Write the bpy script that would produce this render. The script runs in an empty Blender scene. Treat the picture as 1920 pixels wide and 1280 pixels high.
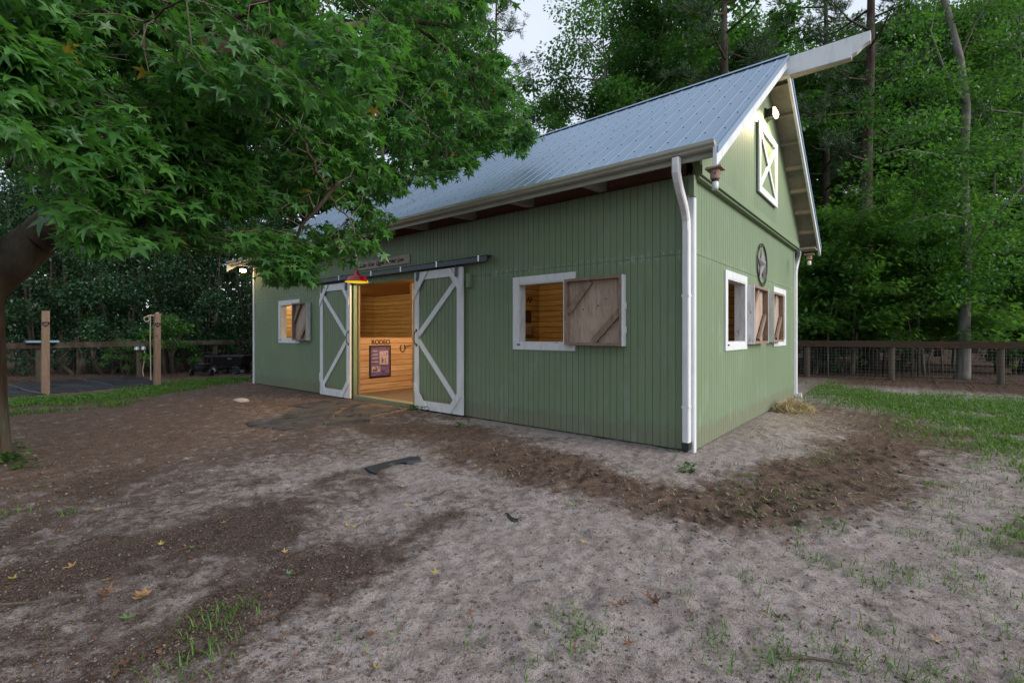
import bpy, math, random
import numpy as np
from mathutils import Vector, Matrix

random.seed(7)
rng = np.random.default_rng(11)
SC = bpy.context.scene
COL = SC.collection
R = math.radians

# ------------------------------------------------------------------ survey
# The near corner of the barn is the origin, its long front runs along -X, its gable along +Y.
FPX, HOR = 895.0, 626.0
EYE = np.array([2.053, -5.91, 1.45])
YAW = R(39.85)
RT = np.array([math.cos(YAW), math.sin(YAW), 0.0])
FW = np.array([-math.sin(YAW), math.cos(YAW), 0.0])
UP = np.array([0, 0, 1.0])


def ray(px, py):
    return FW + RT * (px - 960) / FPX + UP * (HOR - py) / FPX


def dep(px, py, d):
    return EYE + d * ray(px, py)


def gnd(px, py, z=0.0):
    d = ray(px, py)
    return EYE + d * (z - EYE[2]) / d[2]


def spot(px, d):
    p = EYE + d * ray(px, HOR)
    return float(p[0]), float(p[1])


# ------------------------------------------------------------------ object helpers
ROOT = {}          # object -> world origin of its thing


def tag(o, label=None, cat=None, group=None, kind=None):
    if label: o['label'] = label
    if cat: o['category'] = cat
    if group: o['group'] = group
    if kind: o['kind'] = kind
    return o


def thing(name, loc, label, cat, group=None):
    o = bpy.data.objects.new(name, None)
    o.empty_display_size = 0.2
    COL.objects.link(o)
    o.location = loc
    ROOT[o.name] = Vector(loc)
    return tag(o, label, cat, group)


class MB:
    """collects shapes in world coordinates; build() links them as one mesh object"""

    def __init__(self):
        self.v = []; self.f = []; self.m = []; self.cur = 0; self.cuts = []

    def add(self, vs, fs):
        b = len(self.v); self.cuts.append((b, len(self.f)))
        self.v += [tuple(map(float, p)) for p in vs]
        for f in fs:
            self.f.append([b + i for i in f]); self.m.append(self.cur)

    def box(self, x0, x1, y0, y1, z0, z1):
        if x0 > x1: x0, x1 = x1, x0
        if y0 > y1: y0, y1 = y1, y0
        self.add([(x0, y0, z0), (x1, y0, z0), (x1, y1, z0), (x0, y1, z0), (x0, y0, z1), (x1, y0, z1), (x1, y1, z1), (x0, y1, z1)],
                 [(0, 3, 2, 1), (4, 5, 6, 7), (0, 1, 5, 4), (1, 2, 6, 5), (2, 3, 7, 6), (3, 0, 4, 7)])

    def hexa(self, b4, t4):
        self.add(list(b4) + list(t4), [(0, 3, 2, 1), (4, 5, 6, 7), (0, 1, 5, 4), (1, 2, 6, 5), (2, 3, 7, 6), (3, 0, 4, 7)])

    def bar(self, p0, p1, w, h, up=(0, 0, 1)):
        p0 = Vector(p0); p1 = Vector(p1); d = (p1 - p0).normalized()
        s = d.cross(Vector(up))
        if s.length < 1e-4: s = d.cross(Vector((1, 0, 0)))
        s.normalize(); u = s.cross(d).normalized()
        s *= w / 2; u *= h / 2
        self.hexa([p0 - s - u, p0 + s - u, p1 + s - u, p1 - s - u], [p0 - s + u, p0 + s + u, p1 + s + u, p1 - s + u])

    def tube(self, pts, rad, n=8, cap=True):
        pts = [Vector(p) for p in pts]
        if not hasattr(rad, '__len__'): rad = [rad] * len(pts)
        vs = []; fs = []
        ref = Vector((0.31, 0.2, 0.93)).normalized()
        for i, p in enumerate(pts):
            d = (pts[min(i + 1, len(pts) - 1)] - pts[max(i - 1, 0)])
            d = d.normalized() if d.length > 1e-9 else Vector((0, 0, 1))
            a = d.cross(ref)
            if a.length < 0.05: a = d.cross(Vector((1, 0, 0)))
            a.normalize(); b = d.cross(a)
            for k in range(n):
                t = 2 * math.pi * k / n
                vs.append(p + (a * math.cos(t) + b * math.sin(t)) * rad[i])
        for i in range(len(pts) - 1):
            for k in range(n):
                k2 = (k + 1) % n
                fs.append((i * n + k, i * n + k2, (i + 1) * n + k2, (i + 1) * n + k))
        if cap:
            fs.append(tuple(range(n))[::-1]); fs.append(tuple((len(pts) - 1) * n + k for k in range(n)))
        self.add(vs, fs)

    def lathe(self, c, prof, n=24, axis='z'):
        vs = []; fs = []
        for r, h in prof:
            for k in range(n):
                t = 2 * math.pi * k / n
                x, y = r * math.cos(t), r * math.sin(t)
                if axis == 'z': vs.append((c[0] + x, c[1] + y, c[2] + h))
                elif axis == 'x': vs.append((c[0] + h, c[1] + x, c[2] + y))
                else: vs.append((c[0] + x, c[1] + h, c[2] + y))
        for i in range(len(prof) - 1):
            for k in range(n):
                k2 = (k + 1) % n
                fs.append((i * n + k, i * n + k2, (i + 1) * n + k2, (i + 1) * n + k))
        fs.append(tuple(range(n))[::-1]); fs.append(tuple((len(prof) - 1) * n + k for k in range(n)))
        self.add(vs, fs)

    def prism(self, poly, p0, ax, ay, ext):
        """poly in 2D, placed at p0 with axes ax, ay and extruded by vector ext"""
        p0 = Vector(p0); ax = Vector(ax); ay = Vector(ay); ext = Vector(ext)
        n = len(poly)
        a = [p0 + ax * u + ay * w for u, w in poly]
        b = [p + ext for p in a]
        self.add(a + b, [tuple(range(n))[::-1], tuple(range(n, 2 * n))] + [(i, (i + 1) % n, n + (i + 1) % n, n + i) for i in range(n)])

    def build_each(self, name, mats, parent):
        """every shape collected so far becomes a part of its own"""
        ends = self.cuts[1:] + [(len(self.v), len(self.f))]
        for (v0, f0), (v1, f1) in zip(self.cuts, ends):
            m = MB(); m.v = self.v[v0:v1]; m.f = [[i - v0 for i in f] for f in self.f[f0:f1]]; m.m = [0] * (f1 - f0)
            m.build(name, mats, parent)

    def build(self, name, mats, parent=None, loc=None, smooth=False):
        me = bpy.data.meshes.new(name)
        if parent is not None: org = ROOT[parent.name]
        else: org = Vector(loc) if loc is not None else Vector((0, 0, 0))
        me.from_pydata([(x - org.x, y - org.y, z - org.z) for x, y, z in self.v], [], self.f)
        if not isinstance(mats, (list, tuple)): mats = [mats]
        for m in mats: me.materials.append(m)
        if len(mats) > 1: me.polygons.foreach_set('material_index', self.m)
        if smooth: me.polygons.foreach_set('use_smooth', [True] * len(me.polygons))
        me.update()
        o = bpy.data.objects.new(name, me)
        COL.objects.link(o)
        ROOT[o.name] = org
        if parent is not None: o.parent = parent
        else: o.location = org
        return o


def smooth_path(P, k=5):
    P = [Vector(p) for p in P]; out = []
    for i in range(len(P) - 1):
        a = P[max(i - 1, 0)]; b = P[i]; c = P[i + 1]; d = P[min(i + 2, len(P) - 1)]
        for j in range(k):
            t = j / k
            out.append(0.5 * ((2 * b) + (c - a) * t + (2 * a - 5 * b + 4 * c - d) * t * t + (3 * b - a - 3 * c + d) * t ** 3))
    out.append(P[-1])
    return out


def fast_mesh(name, V, k, mats, tint=None, smooth=False):
    """V: (n*k,3) array, every k vertices one polygon; or (V, F) with F an (m,k) index array"""
    if isinstance(V, tuple): V, F = V
    else: F = np.arange(len(V)).reshape(-1, k)
    V = np.asarray(V, dtype=np.float32); F = np.asarray(F, dtype=np.int32)
    me = bpy.data.meshes.new(name)
    me.vertices.add(len(V)); me.vertices.foreach_set('co', V.ravel())
    me.loops.add(F.size); me.loops.foreach_set('vertex_index', F.ravel())
    me.polygons.add(len(F)); me.polygons.foreach_set('loop_start', np.arange(0, F.size, F.shape[1], dtype=np.int32))
    if smooth: me.polygons.foreach_set('use_smooth', np.ones(len(F), dtype=bool))
    if tint is not None:
        at = me.attributes.new('tint', 'FLOAT', 'POINT')
        at.data.foreach_set('value', np.asarray(tint, dtype=np.float32))
    for m in mats: me.materials.append(m)
    me.update(calc_edges=True)
    return me


def link(name, me, parent=None, loc=(0, 0, 0), rot=0, scale=1):
    o = bpy.data.objects.new(name, me)
    COL.objects.link(o)
    if parent is not None: o.parent = parent
    o.location = loc; o.rotation_euler = (0, 0, rot)
    o.scale = (scale, scale, scale) if not hasattr(scale, '__len__') else scale
    return o


# ------------------------------------------------------------------ materials
class NT:
    def __init__(self, name):
        self.m = bpy.data.materials.new(name); self.m.use_nodes = True
        self.t = self.m.node_tree; self.t.nodes.clear()
        self.out = self.n('ShaderNodeOutputMaterial')

    def n(self, typ, ins=None, **kw):
        nd = self.t.nodes.new(typ)
        for k, v in kw.items(): setattr(nd, k, v)
        for k, v in (ins or {}).items(): self.set(nd.inputs[k], v)
        return nd

    def set(self, sock, v):
        if isinstance(v, bpy.types.NodeSocket): self.t.links.new(v, sock)
        elif hasattr(v, '__len__') and len(v) == 3 and sock.type == 'RGBA': sock.default_value = (*v, 1)
        else: sock.default_value = v

    def math(self, op, a, b=0.0, c=0.0, clamp=False):
        nd = self.n('ShaderNodeMath', operation=op, use_clamp=clamp)
        for s, v in zip(nd.inputs, (a, b, c)): self.set(s, v)
        return nd.outputs[0]

    def mix(self, fac, a, b, typ='MIX'):
        nd = self.n('ShaderNodeMix', data_type='RGBA', blend_type=typ)
        self.set(nd.inputs[0], fac); self.set(nd.inputs[6], a); self.set(nd.inputs[7], b)
        return nd.outputs[2]

    def ramp(self, fac, stops):
        nd = self.n('ShaderNodeValToRGB'); cr = nd.color_ramp
        while len(cr.elements) < len(stops): cr.elements.new(0.5)
        for e, (p, c) in zip(cr.elements, stops):
            e.position = p; e.color = (*c, 1) if hasattr(c, '__len__') else (c, c, c, 1)
        self.set(nd.inputs[0], fac)
        return nd.outputs[0]

    def pos(self, scale=(1, 1, 1), obj=True):
        s = self.n('ShaderNodeTexCoord').outputs['Object'] if obj else self.n('ShaderNodeNewGeometry').outputs['Position']
        mp = self.n('ShaderNodeMapping', {'Vector': s, 'Scale': scale})
        return mp.outputs[0]

    def noise(self, scale=5, detail=4, rough=0.55, vec=None, dist=0):
        nd = self.n('ShaderNodeTexNoise', {'Scale': scale, 'Detail': detail, 'Roughness': rough, 'Distortion': dist})
        if vec is not None: self.set(nd.inputs['Vector'], vec)
        return nd.outputs['Fac']

    def bsdf(self, color, rough=0.7, metal=0.0, spec=0.4, bump=None, bstr=0.2, bdist=0.02, **kw):
        b = self.n('ShaderNodeBsdfPrincipled', {'Base Color': color, 'Roughness': rough, 'Metallic': metal, 'Specular IOR Level': spec})
        for k, v in kw.items(): self.set(b.inputs[k], v)
        if bump is not None:
            bp = self.n('ShaderNodeBump', {'Height': bump, 'Strength': bstr, 'Distance': bdist})
            self.set(b.inputs['Normal'], bp.outputs[0])
        return b.outputs[0]

    def end(self, sh):
        self.t.links.new(sh, self.out.inputs[0]); return self.m


def paint(name, col, rough=0.55, var=0.18, dirt=(0.12, 0.10, 0.08), damt=0.25, scale=(3, 3, 0.6), metal=0.0, spec=0.4, chip=None):
    t = NT(name)
    p = t.pos((1, 1, 1), False); ps = t.pos(scale, False)
    n1 = t.noise(1.3, 5, 0.6, p); n2 = t.noise(4.0, 6, 0.65, ps); n3 = t.noise(60, 3, 0.6, p)
    lo = tuple(c * (1 - var) for c in col); hi = tuple(min(1, c * (1 + var)) for c in col)
    c = t.mix(n1, lo, hi)
    d = t.math('MULTIPLY', t.ramp(n2, [(0.48, 0), (0.72, 1)]), damt)
    c = t.mix(d, c, dirt)
    if chip:
        n4 = t.noise(9, 6, 0.7, t.pos((1, 1, 0.35), False))
        c = t.mix(t.ramp(n4, [(0.60, 0), (0.66, 1)]), c, chip)
    return t.end(t.bsdf(c, rough, metal, spec, n3, 0.12, 0.01))


def wood(name, dark, light, grain=(1, 1, 1), rough=0.8, gscale=6, knots=0.0, patches=None, bstr=0.3):
    t = NT(name)
    p = t.pos(grain, False)
    n1 = t.noise(gscale, 6, 0.65, p, 0.6); n2 = t.noise(1.7, 4, 0.6, t.pos((1, 1, 1), False))
    w = t.noise(gscale * 4.5, 3, 0.6, p, 0.3)
    c = t.mix(t.ramp(n1, [(0.3, 0), (0.7, 1)]), dark, light)
    c = t.mix(t.math('MULTIPLY', t.ramp(w, [(0.5, 0), (0.68, 1)]), 0.55), c, tuple(x * 0.5 for x in dark))
    c = t.mix(t.math('MULTIPLY', n2, 0.5), c, tuple(x * 0.7 for x in light))
    if knots:
        v = t.n('ShaderNodeTexVoronoi', {'Scale': knots, 'Vector': t.pos((1, 1, 1), False), 'Randomness': 1.0})
        c = t.mix(t.ramp(v.outputs['Distance'], [(0.05, 1), (0.11, 0)]), c, tuple(x * 0.25 for x in dark))
    if patches:
        c = t.mix(t.ramp(t.noise(2.6, 6, 0.7, t.pos((1, 1, 0.6), False)), [(0.52, 0), (0.64, 1)]), c, patches)
    return t.end(t.bsdf(c, rough, 0, 0.25, n1, bstr, 0.01))


def siding_mat():
    t = NT('sage_siding')
    p = t.pos((1, 1, 1), False)
    sep = t.n('ShaderNodeSeparateXYZ', {0: p})
    n1 = t.noise(0.7, 5, 0.6, p); n2 = t.noise(5, 6, 0.65, t.pos((5, 5, 0.35), False)); n3 = t.noise(38, 5, 0.7, t.pos((3.5, 3.5, 0.5), False))
    c = t.mix(n1, (0.126, 0.180, 0.102), (0.182, 0.246, 0.146))
    c = t.mix(t.math('MULTIPLY', t.ramp(n2, [(0.45, 0), (0.75, 1)]), 0.22), c, (0.25, 0.315, 0.22))
    c = t.mix(t.math('MULTIPLY', t.ramp(n3, [(0.45, 0), (0.8, 1)]), 0.18), c, (0.07, 0.09, 0.055))
    # splashed soil on the lowest boards
    h = t.math('ADD', sep.outputs[2], t.math('MULTIPLY', t.noise(7, 5, 0.7, p), -0.45))
    c = t.mix(t.math('MULTIPLY', t.ramp(h, [(-0.02 + 0.0, 1), (0.10, 0)]), 0.45), c, (0.15, 0.12, 0.09))
    # pale chalky run marks at the panel joint
    j = t.math('ABSOLUTE', t.math('SUBTRACT', sep.outputs[2], 2.44))
    jm = t.math('MULTIPLY', t.ramp(j, [(0.0, 1), (0.10, 0)]), t.ramp(t.noise(9, 4, 0.7, t.pos((2.5, 2.5, 0.7), False)), [(0.52, 0), (0.66, 1)]))
    c = t.mix(t.math('MULTIPLY', jm, 0.4), c, (0.42, 0.47, 0.46))
    ch = t.math('MULTIPLY', t.ramp(t.noise(2.2, 6, 0.72, t.pos((1.4, 1.4, 0.5), False)), [(0.56, 0), (0.74, 1)]), 0.30)
    c = t.mix(ch, c, (0.36, 0.40, 0.37))
    return t.end(t.bsdf(c, 0.62, 0, 0.35, n3, 0.22, 0.006))


def pine_mat(name, vert=2,  board=0.135, col0=(0.28, 0.165, 0.055), col1=(0.47, 0.325, 0.13), along=(0.5, 0.5, 6), gap=0.85):
    t = NT(name)
    p = t.pos((1, 1, 1), False)
    sep = t.n('ShaderNodeSeparateXYZ', {0: p})
    q = t.math('DIVIDE', sep.outputs[vert], board)
    fr = t.math('FRACT', q); fl = t.math('FLOOR', q)
    rnd = t.n('ShaderNodeTexWhiteNoise', {'W': fl}, noise_dimensions='1D').outputs[0]
    n1 = t.noise(3.0, 6, 0.6, t.pos(along, False), 0.8)
    c = t.mix(t.ramp(n1, [(0.3, 0), (0.7, 1)]), col0, col1)
    c = t.mix(t.math('MULTIPLY', rnd, 0.35), c, (0.20, 0.08, 0.02))
    v = t.n('ShaderNodeTexVoronoi', {'Scale': 2.6, 'Vector': p, 'Randomness': 1.0})
    c = t.mix(t.ramp(v.outputs['Distance'], [(0.035, 1), (0.075, 0)]), c, (0.06, 0.02, 0.008))
    g = t.ramp(fr, [(0.0, 1), (0.07, 1), (0.13, 0)])
    c = t.mix(t.math('MULTIPLY', g, gap), c, (0.03, 0.012, 0.004))
    return t.end(t.bsdf(c, 0.5, 0, 0.35, t.math('SUBTRACT', 1.0, g), 0.5, 0.01))


def roof_mat():
    t = NT('galvanised_roof')
    p = t.pos((1, 1, 1), False)
    sep = t.n('ShaderNodeSeparateXYZ', {0: p})
    n1 = t.noise(1.1, 4, 0.6, p); n2 = t.noise(3, 6, 0.7, t.pos((4.5, 0.5, 0.5), False)); n3 = t.noise(30, 4, 0.6, p)
    c = t.mix(n1, (0.175, 0.26, 0.365), (0.24, 0.33, 0.44))
    # leaf tannin runs on the half below the sweetgum
    lf = t.ramp(t.math('MULTIPLY', sep.outputs[0], -0.1), [(0.35, 0), (0.62, 1)])
    c = t.mix(t.math('MULTIPLY', t.math('MULTIPLY', t.ramp(n2, [(0.42, 0), (0.62, 1)]), lf), 0.6), c, (0.15, 0.17, 0.19))
    low = t.ramp(sep.outputs[2], [(0.0, 0), (1.0, 0)])
    z = t.math('SUBTRACT', sep.outputs[2], 3.45)
    ms = t.math('MULTIPLY', t.ramp(z, [(0.0, 1), (0.42, 0)]), t.math('MULTIPLY', lf, t.ramp(t.noise(2.3, 5, 0.7, p), [(0.42, 0), (0.55, 1)])))
    c = t.mix(t.math('MULTIPLY', ms, 0.75), c, (0.085, 0.115, 0.04))
    return t.end(t.bsdf(c, t.math('ADD', 0.34, t.math('MULTIPLY', n2, 0.22)), 0.55, 0.5, n3, 0.05, 0.01))


def leaf_mat(name, dark, light, trans=(0.10, 0.20, 0.03), rough=0.42, amt=0.32, yellow=None):
    t = NT(name)
    a = t.n('ShaderNodeAttribute', attribute_name='tint').outputs['Fac']
    o = t.n('ShaderNodeObjectInfo').outputs['Random']
    c = t.mix(a, dark, light)
    c = t.mix(t.math('MULTIPLY', o, 0.35), c, tuple(0.6 * x + 0.4 * y for x, y in zip(dark, (0.05, 0.07, 0.03))))
    tr = t.mix(a, tuple(x * 0.6 for x in trans), trans)
    if yellow:
        m = t.ramp(a, [(0.965, 0), (0.97, 1)])
        c = t.mix(m, c, yellow); tr = t.mix(m, tr, yellow)
    s1 = t.bsdf(c, rough, 0, 0.35)
    s2 = t.n('ShaderNodeBsdfTranslucent', {'Color': tr}).outputs[0]
    mx = t.n('ShaderNodeMixShader', {0: amt}); t.set(mx.inputs[1], s1); t.set(mx.inputs[2], s2)
    return t.end(mx.outputs[0])


def bark_mat(name, dark, light, scale=7):
    t = NT(name)
    p = t.pos((1, 1, 0.25), True)
    n = t.noise(scale, 7, 0.7, p, 0.7); n2 = t.noise(1.5, 3, 0.5, t.pos((1, 1, 1), True))
    c = t.mix(t.ramp(n, [(0.32, 0), (0.68, 1)]), dark, light)
    c = t.mix(t.math('MULTIPLY', t.ramp(n2, [(0.45, 0), (0.7, 1)]), 0.4), c, (0.16, 0.18, 0.13))
    return t.end(t.bsdf(c, 0.9, 0, 0.15, n, 0.8, 0.04))


def plain(name, col, rough=0.5, metal=0.0, spec=0.4, var=0.15, nscale=14):
    t = NT(name)
    n = t.noise(nscale, 4, 0.6, t.pos((1, 1, 1), False))
    c = t.mix(n, tuple(x * (1 - var) for x in col), tuple(min(1, x * (1 + var)) for x in col))
    return t.end(t.bsdf(c, rough, metal, spec, n, 0.08, 0.005))


def glow(name, col, strength):
    t = NT(name)
    return t.end(t.n('ShaderNodeEmission', {'Color': col, 'Strength': strength}).outputs[0])


M = {}
M['siding'] = siding_mat()
M['white'] = paint('white_trim_paint', (0.62, 0.645, 0.67), 0.5, 0.1, (0.26, 0.24, 0.19), 0.30)
M['gutter'] = paint('aged_gutter', (0.33, 0.335, 0.275), 0.45, 0.12, (0.12, 0.125, 0.08), 0.5, (0.8, 4, 6))
M['downspout'] = paint('white_downspout', (0.66, 0.67, 0.69), 0.4, 0.08, (0.40, 0.36, 0.28), 0.35, (6, 6, 0.7))
M['oldwhite'] = paint('flaking_white_paint', (0.60, 0.605, 0.61), 0.7, 0.12, (0.20, 0.165, 0.13), 0.5, (5, 5, 0.8), chip=(0.27, 0.21, 0.17))
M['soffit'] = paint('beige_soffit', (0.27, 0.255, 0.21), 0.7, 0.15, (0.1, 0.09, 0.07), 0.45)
M['deck'] = wood('brown_decking', (0.10, 0.05, 0.03), (0.22, 0.115, 0.07), (0.5, 6, 6))
M['roof'] = roof_mat()
M['screw'] = plain('dark_screw', (0.10, 0.11, 0.13), 0.5, 0.3)
M['ply'] = wood('weathered_plywood', (0.22, 0.155, 0.115), (0.52, 0.415, 0.33), (9, 9, 0.8), 0.85, 3.2, 6.0, (0.44, 0.33, 0.255), 0.5)
M['batten'] = wood('weathered_batten', (0.13, 0.085, 0.062), (0.34, 0.25, 0.19), (5, 5, 2), 0.85, 5, 0)
M['pine'] = pine_mat('pine_tongue_and_groove')
M['pinelow'] = pine_mat('pale_pine_planks', 2, 0.135, (0.32, 0.19, 0.105), (0.52, 0.36, 0.225), gap=0.55)
M['pineceil'] = pine_mat('pine_ceiling', 0, 0.14, (0.30, 0.12, 0.03), (0.46, 0.22, 0.06), (6, 0.5, 0.5))
M['floor'] = wood('worn_plank_floor', (0.07, 0.05, 0.035), (0.17, 0.125, 0.09), (0.5, 5, 5))
M['track'] = plain('grey_blue_steel', (0.050, 0.062, 0.072), 0.45, 0.5)
M['black'] = plain('black_iron', (0.012, 0.012, 0.014), 0.45, 0.3)
M['steel'] = plain('galvanised_steel', (0.50, 0.52, 0.54), 0.35, 0.7)
M['rubber'] = plain('black_rubber', (0.012, 0.013, 0.016), 0.55, 0, 0.5, 0.5, 2.0)
def dusty():
    t = NT('dusty_rubber')
    p = t.pos((1, 1, 1), False)
    n = t.noise(2.6, 7, 0.72, p, 0.5); n2 = t.noise(40, 4, 0.6, p)
    c = t.mix(t.ramp(n, [(0.40, 0), (0.66, 1)]), (0.020, 0.022, 0.027), (0.085, 0.077, 0.072))
    c = t.mix(t.math('MULTIPLY', n2, 0.4), c, (0.06, 0.055, 0.05))
    return t.end(t.bsdf(c, 0.85, 0, 0.2, n2, 0.5, 0.01))
M['dusty'] = dusty()
M['post'] = wood('pale_timber_post', (0.17, 0.11, 0.075), (0.30, 0.205, 0.145), (5, 5, 0.5), 0.85, 4, 4.0)
M['fence'] = wood('grey_fence_timber', (0.055, 0.045, 0.032), (0.13, 0.105, 0.075), (4, 4, 0.5), 0.9, 5)
M['rail'] = wood('brown_fence_rail', (0.035, 0.024, 0.017), (0.075, 0.05, 0.034), (0.5, 5, 5), 0.9, 4, 0, (0.085, 0.040, 0.017))
M['wire'] = plain('galvanised_wire', (0.15, 0.16, 0.16), 0.5, 0.4)
M['bark'] = bark_mat('sweetgum_bark', (0.018, 0.012, 0.009), (0.085, 0.062, 0.046))
M['barkdark'] = bark_mat('dark_pine_bark', (0.022, 0.016, 0.013), (0.075, 0.052, 0.04))
M['barkpale'] = bark_mat('pale_grey_bark', (0.075, 0.07, 0.064), (0.21, 0.195, 0.18), 5)
M['twig'] = bark_mat('pale_twig', (0.06, 0.047, 0.037), (0.16, 0.13, 0.10), 12)
M['gum'] = leaf_mat('sweetgum_leaf', (0.022, 0.088, 0.023), (0.095, 0.25, 0.052), (0.15, 0.42, 0.05), 0.36, 0.38, (0.30, 0.22, 0.03))
M['broad'] = leaf_mat('broad_leaf', (0.020, 0.088, 0.018), (0.10, 0.25, 0.045), (0.14, 0.38, 0.04), 0.42, 0.38)
M['under'] = leaf_mat('bright_understory_leaf', (0.030, 0.105, 0.022), (0.115, 0.27, 0.045), (0.17, 0.40, 0.045), 0.42, 0.40)
M['holly'] = leaf_mat('dark_evergreen_leaf', (0.010, 0.038, 0.016), (0.04, 0.105, 0.042), (0.05, 0.12, 0.03), 0.34, 0.2)
M['needle'] = leaf_mat('pine_needle', (0.022, 0.055, 0.026), (0.065, 0.125, 0.052), (0.08, 0.14, 0.04), 0.55, 0.2)
M['wood_far'] = leaf_mat('far_leaf', (0.014, 0.036, 0.014), (0.05, 0.10, 0.032), (0.05, 0.10, 0.02), 0.6, 0.2)
M['grass'] = leaf_mat('grass_blade', (0.045, 0.125, 0.016), (0.14, 0.27, 0.045), (0.16, 0.32, 0.03), 0.5, 0.3)
M['weed'] = leaf_mat('weed_leaf', (0.03, 0.09, 0.018), (0.075, 0.17, 0.03), (0.1, 0.2, 0.03), 0.5, 0.25)
M['straw'] = leaf_mat('straw', (0.42, 0.33, 0.17), (0.70, 0.60, 0.36), (0.3, 0.22, 0.1), 0.6, 0.15)
M['brownleaf'] = leaf_mat('dry_leaf', (0.06, 0.032, 0.022), (0.19, 0.095, 0.055), (0.12, 0.05, 0.03), 0.7, 0.1)
M['crumb'] = leaf_mat('soil_crumb', (0.055, 0.036, 0.027), (0.24, 0.185, 0.155), (0.05, 0.04, 0.03), 0.95, 0.02)
M['tanleaf'] = leaf_mat('tan_leaf', (0.30, 0.17, 0.07), (0.40, 0.25, 0.11), (0.3, 0.2, 0.05), 0.7, 0.15)
M['yellowleaf'] = leaf_mat('yellow_leaf', (0.36, 0.27, 0.05), (0.48, 0.38, 0.08), (0.3, 0.25, 0.05), 0.6, 0.15)
M['greenleaf'] = leaf_mat('fresh_fallen_leaf', (0.09, 0.21, 0.05), (0.17, 0.32, 0.09), (0.15, 0.3, 0.05), 0.6, 0.15)
M['red'] = plain('red_enamel', (0.30, 0.008, 0.012), 0.18, 0, 0.6, 0.06)
M['yellow'] = plain('yellow_enamel', (0.85, 0.62, 0.02), 0.35, 0, 0.5, 0.05)
M['yellowglow'] = glow('lit_yellow_lens', (1.0, 0.70, 0.03), 0.55)
M['nail'] = plain('pale_nail_filler', (0.30, 0.35, 0.32), 0.7)
M['star'] = plain('pewter_star', (0.15, 0.135, 0.155), 0.6, 0.2)
M['iron'] = plain('dark_iron', (0.035, 0.035, 0.04), 0.45, 0.6)
M['cedar'] = wood('cedar_box', (0.20, 0.12, 0.09), (0.36, 0.24, 0.19), (5, 5, 1), 0.8)
M['jar'] = plain('clear_jar', (0.55, 0.57, 0.58), 0.15, 0, 0.6, 0.2)
M['plaque'] = wood('grey_plank_sign', (0.27, 0.235, 0.20), (0.44, 0.39, 0.34), (0.6, 5, 7), 0.85)
M['ink'] = plain('dark_lettering', (0.018, 0.014, 0.012), 0.7)
M['burnt'] = plain('brown_lettering', (0.05, 0.022, 0.012), 0.7)
M['warm'] = glow('warm_flood_lens', (1.0, 0.76, 0.40), 12)
M['bulb'] = glow('warm_bulb', (1.0, 0.62, 0.26), 25)
M['purple'] = plain('purple_nylon', (0.06, 0.02, 0.12), 0.6)
M['paper'] = plain('white_paper', (0.36, 0.33, 0.40), 0.6)
M['stone'] = plain('pale_limestone', (0.40, 0.36, 0.31), 0.9, 0, 0.2, 0.25)
M['bluetray'] = plain('pale_blue_plastic', (0.16, 0.27, 0.36), 0.4)
M['hose'] = plain('beige_hose', (0.33, 0.29, 0.22), 0.6)
M['dkgreen'] = plain('dark_green_plastic', (0.012, 0.03, 0.02), 0.45)
M['blackp'] = plain('black_plastic', (0.018, 0.018, 0.021), 0.4, 0, 0.5, 0.2, 5)

# ------------------------------------------------------------------ barn
XL, YB = -12.73, 6.55            # far end of the front, back of the gable
RIDGE, EAVE, PITCH = 6.16, 3.52, 0.70
YR = YB / 2
barn = thing('barn', (-6.3, 3.2, 0.0), 'sage green gabled barn with grey metal roof and white trim', 'barn')


def cells(u0, u1, w0, w1, holes):
    us = sorted({u0, u1, *[min(max(h[k], u0), u1) for h in holes for k in (0, 1)]})
    ws = sorted({w0, w1, *[min(max(h[k], w0), w1) for h in holes for k in (2, 3)]})
    for a, b in zip(us, us[1:]):
        run = None
        for c, d in zip(ws, ws[1:]):
            m = ((a + b) / 2, (c + d) / 2)
            hit = any(h[0] < m[0] < h[1] and h[2] < m[1] < h[3] for h in holes)
            if hit:
                if run: yield (a, b, *run)
                run = None
            else: run = (run[0], d) if run else (c, d)
        if run: yield (a, b, *run)


G = 0.1016
DOOR = (-7.46, -5.37, -0.2, 2.53)
W1 = (-11.00, -10.02, 1.32, 2.235)
W2 = (-2.73, -1.76, 1.31, 2.245)
W3 = (1.37, 2.34, 1.315, 2.265)
W4 = (4.50, 5.47, 1.315, 2.265)
fh = [DOOR, W1, W2]
gh = [W3, W4]
JZ = 2.44


def roof_z(y):
    return RIDGE - PITCH * abs(y - YR)


mb = MB()
for a, b, c, d in cells(XL, 0, 0.02, 3.40, fh): mb.box(a, b, 0.0, 0.09, c, d)
k = 0; x = 0.0
while x > XL + 0.01:
    x1 = max(x - G, XL)
    for z0, z1 in ((0.02, JZ - 0.003), (JZ + 0.003, 3.40)):
        for a, b, c, d in cells(x1 + 0.0065, x, z0, z1, fh): mb.box(a, b, -0.012, 0.0, c, d)
    x = x1
mb.cur = 1
nr = np.random.default_rng(4)
x = -0.05
while x > XL + 0.1:
    for zz in (JZ - 0.035, JZ + 0.03):
        if nr.random() < .8 and not any(h[0] - .12 < x < h[1] + .12 and h[2] < zz < h[3] + .13 for h in fh) and not (-9.5 < x < -3.2):
            q = nr.normal(0, .004); mb.box(x - .006, x + .006, -0.0135, -0.0115, zz + q - .007, zz + q + .007 + .02 * nr.random())
    x -= G
mb.build('front_wall', [M['siding'], M['nail']], barn)
mb = MB()
for a, b, c, d in cells(0.093, YB, 0.02, 3.46, gh): mb.box(-0.09, 0.0, a, b, c, d)
y = 0.0
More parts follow.
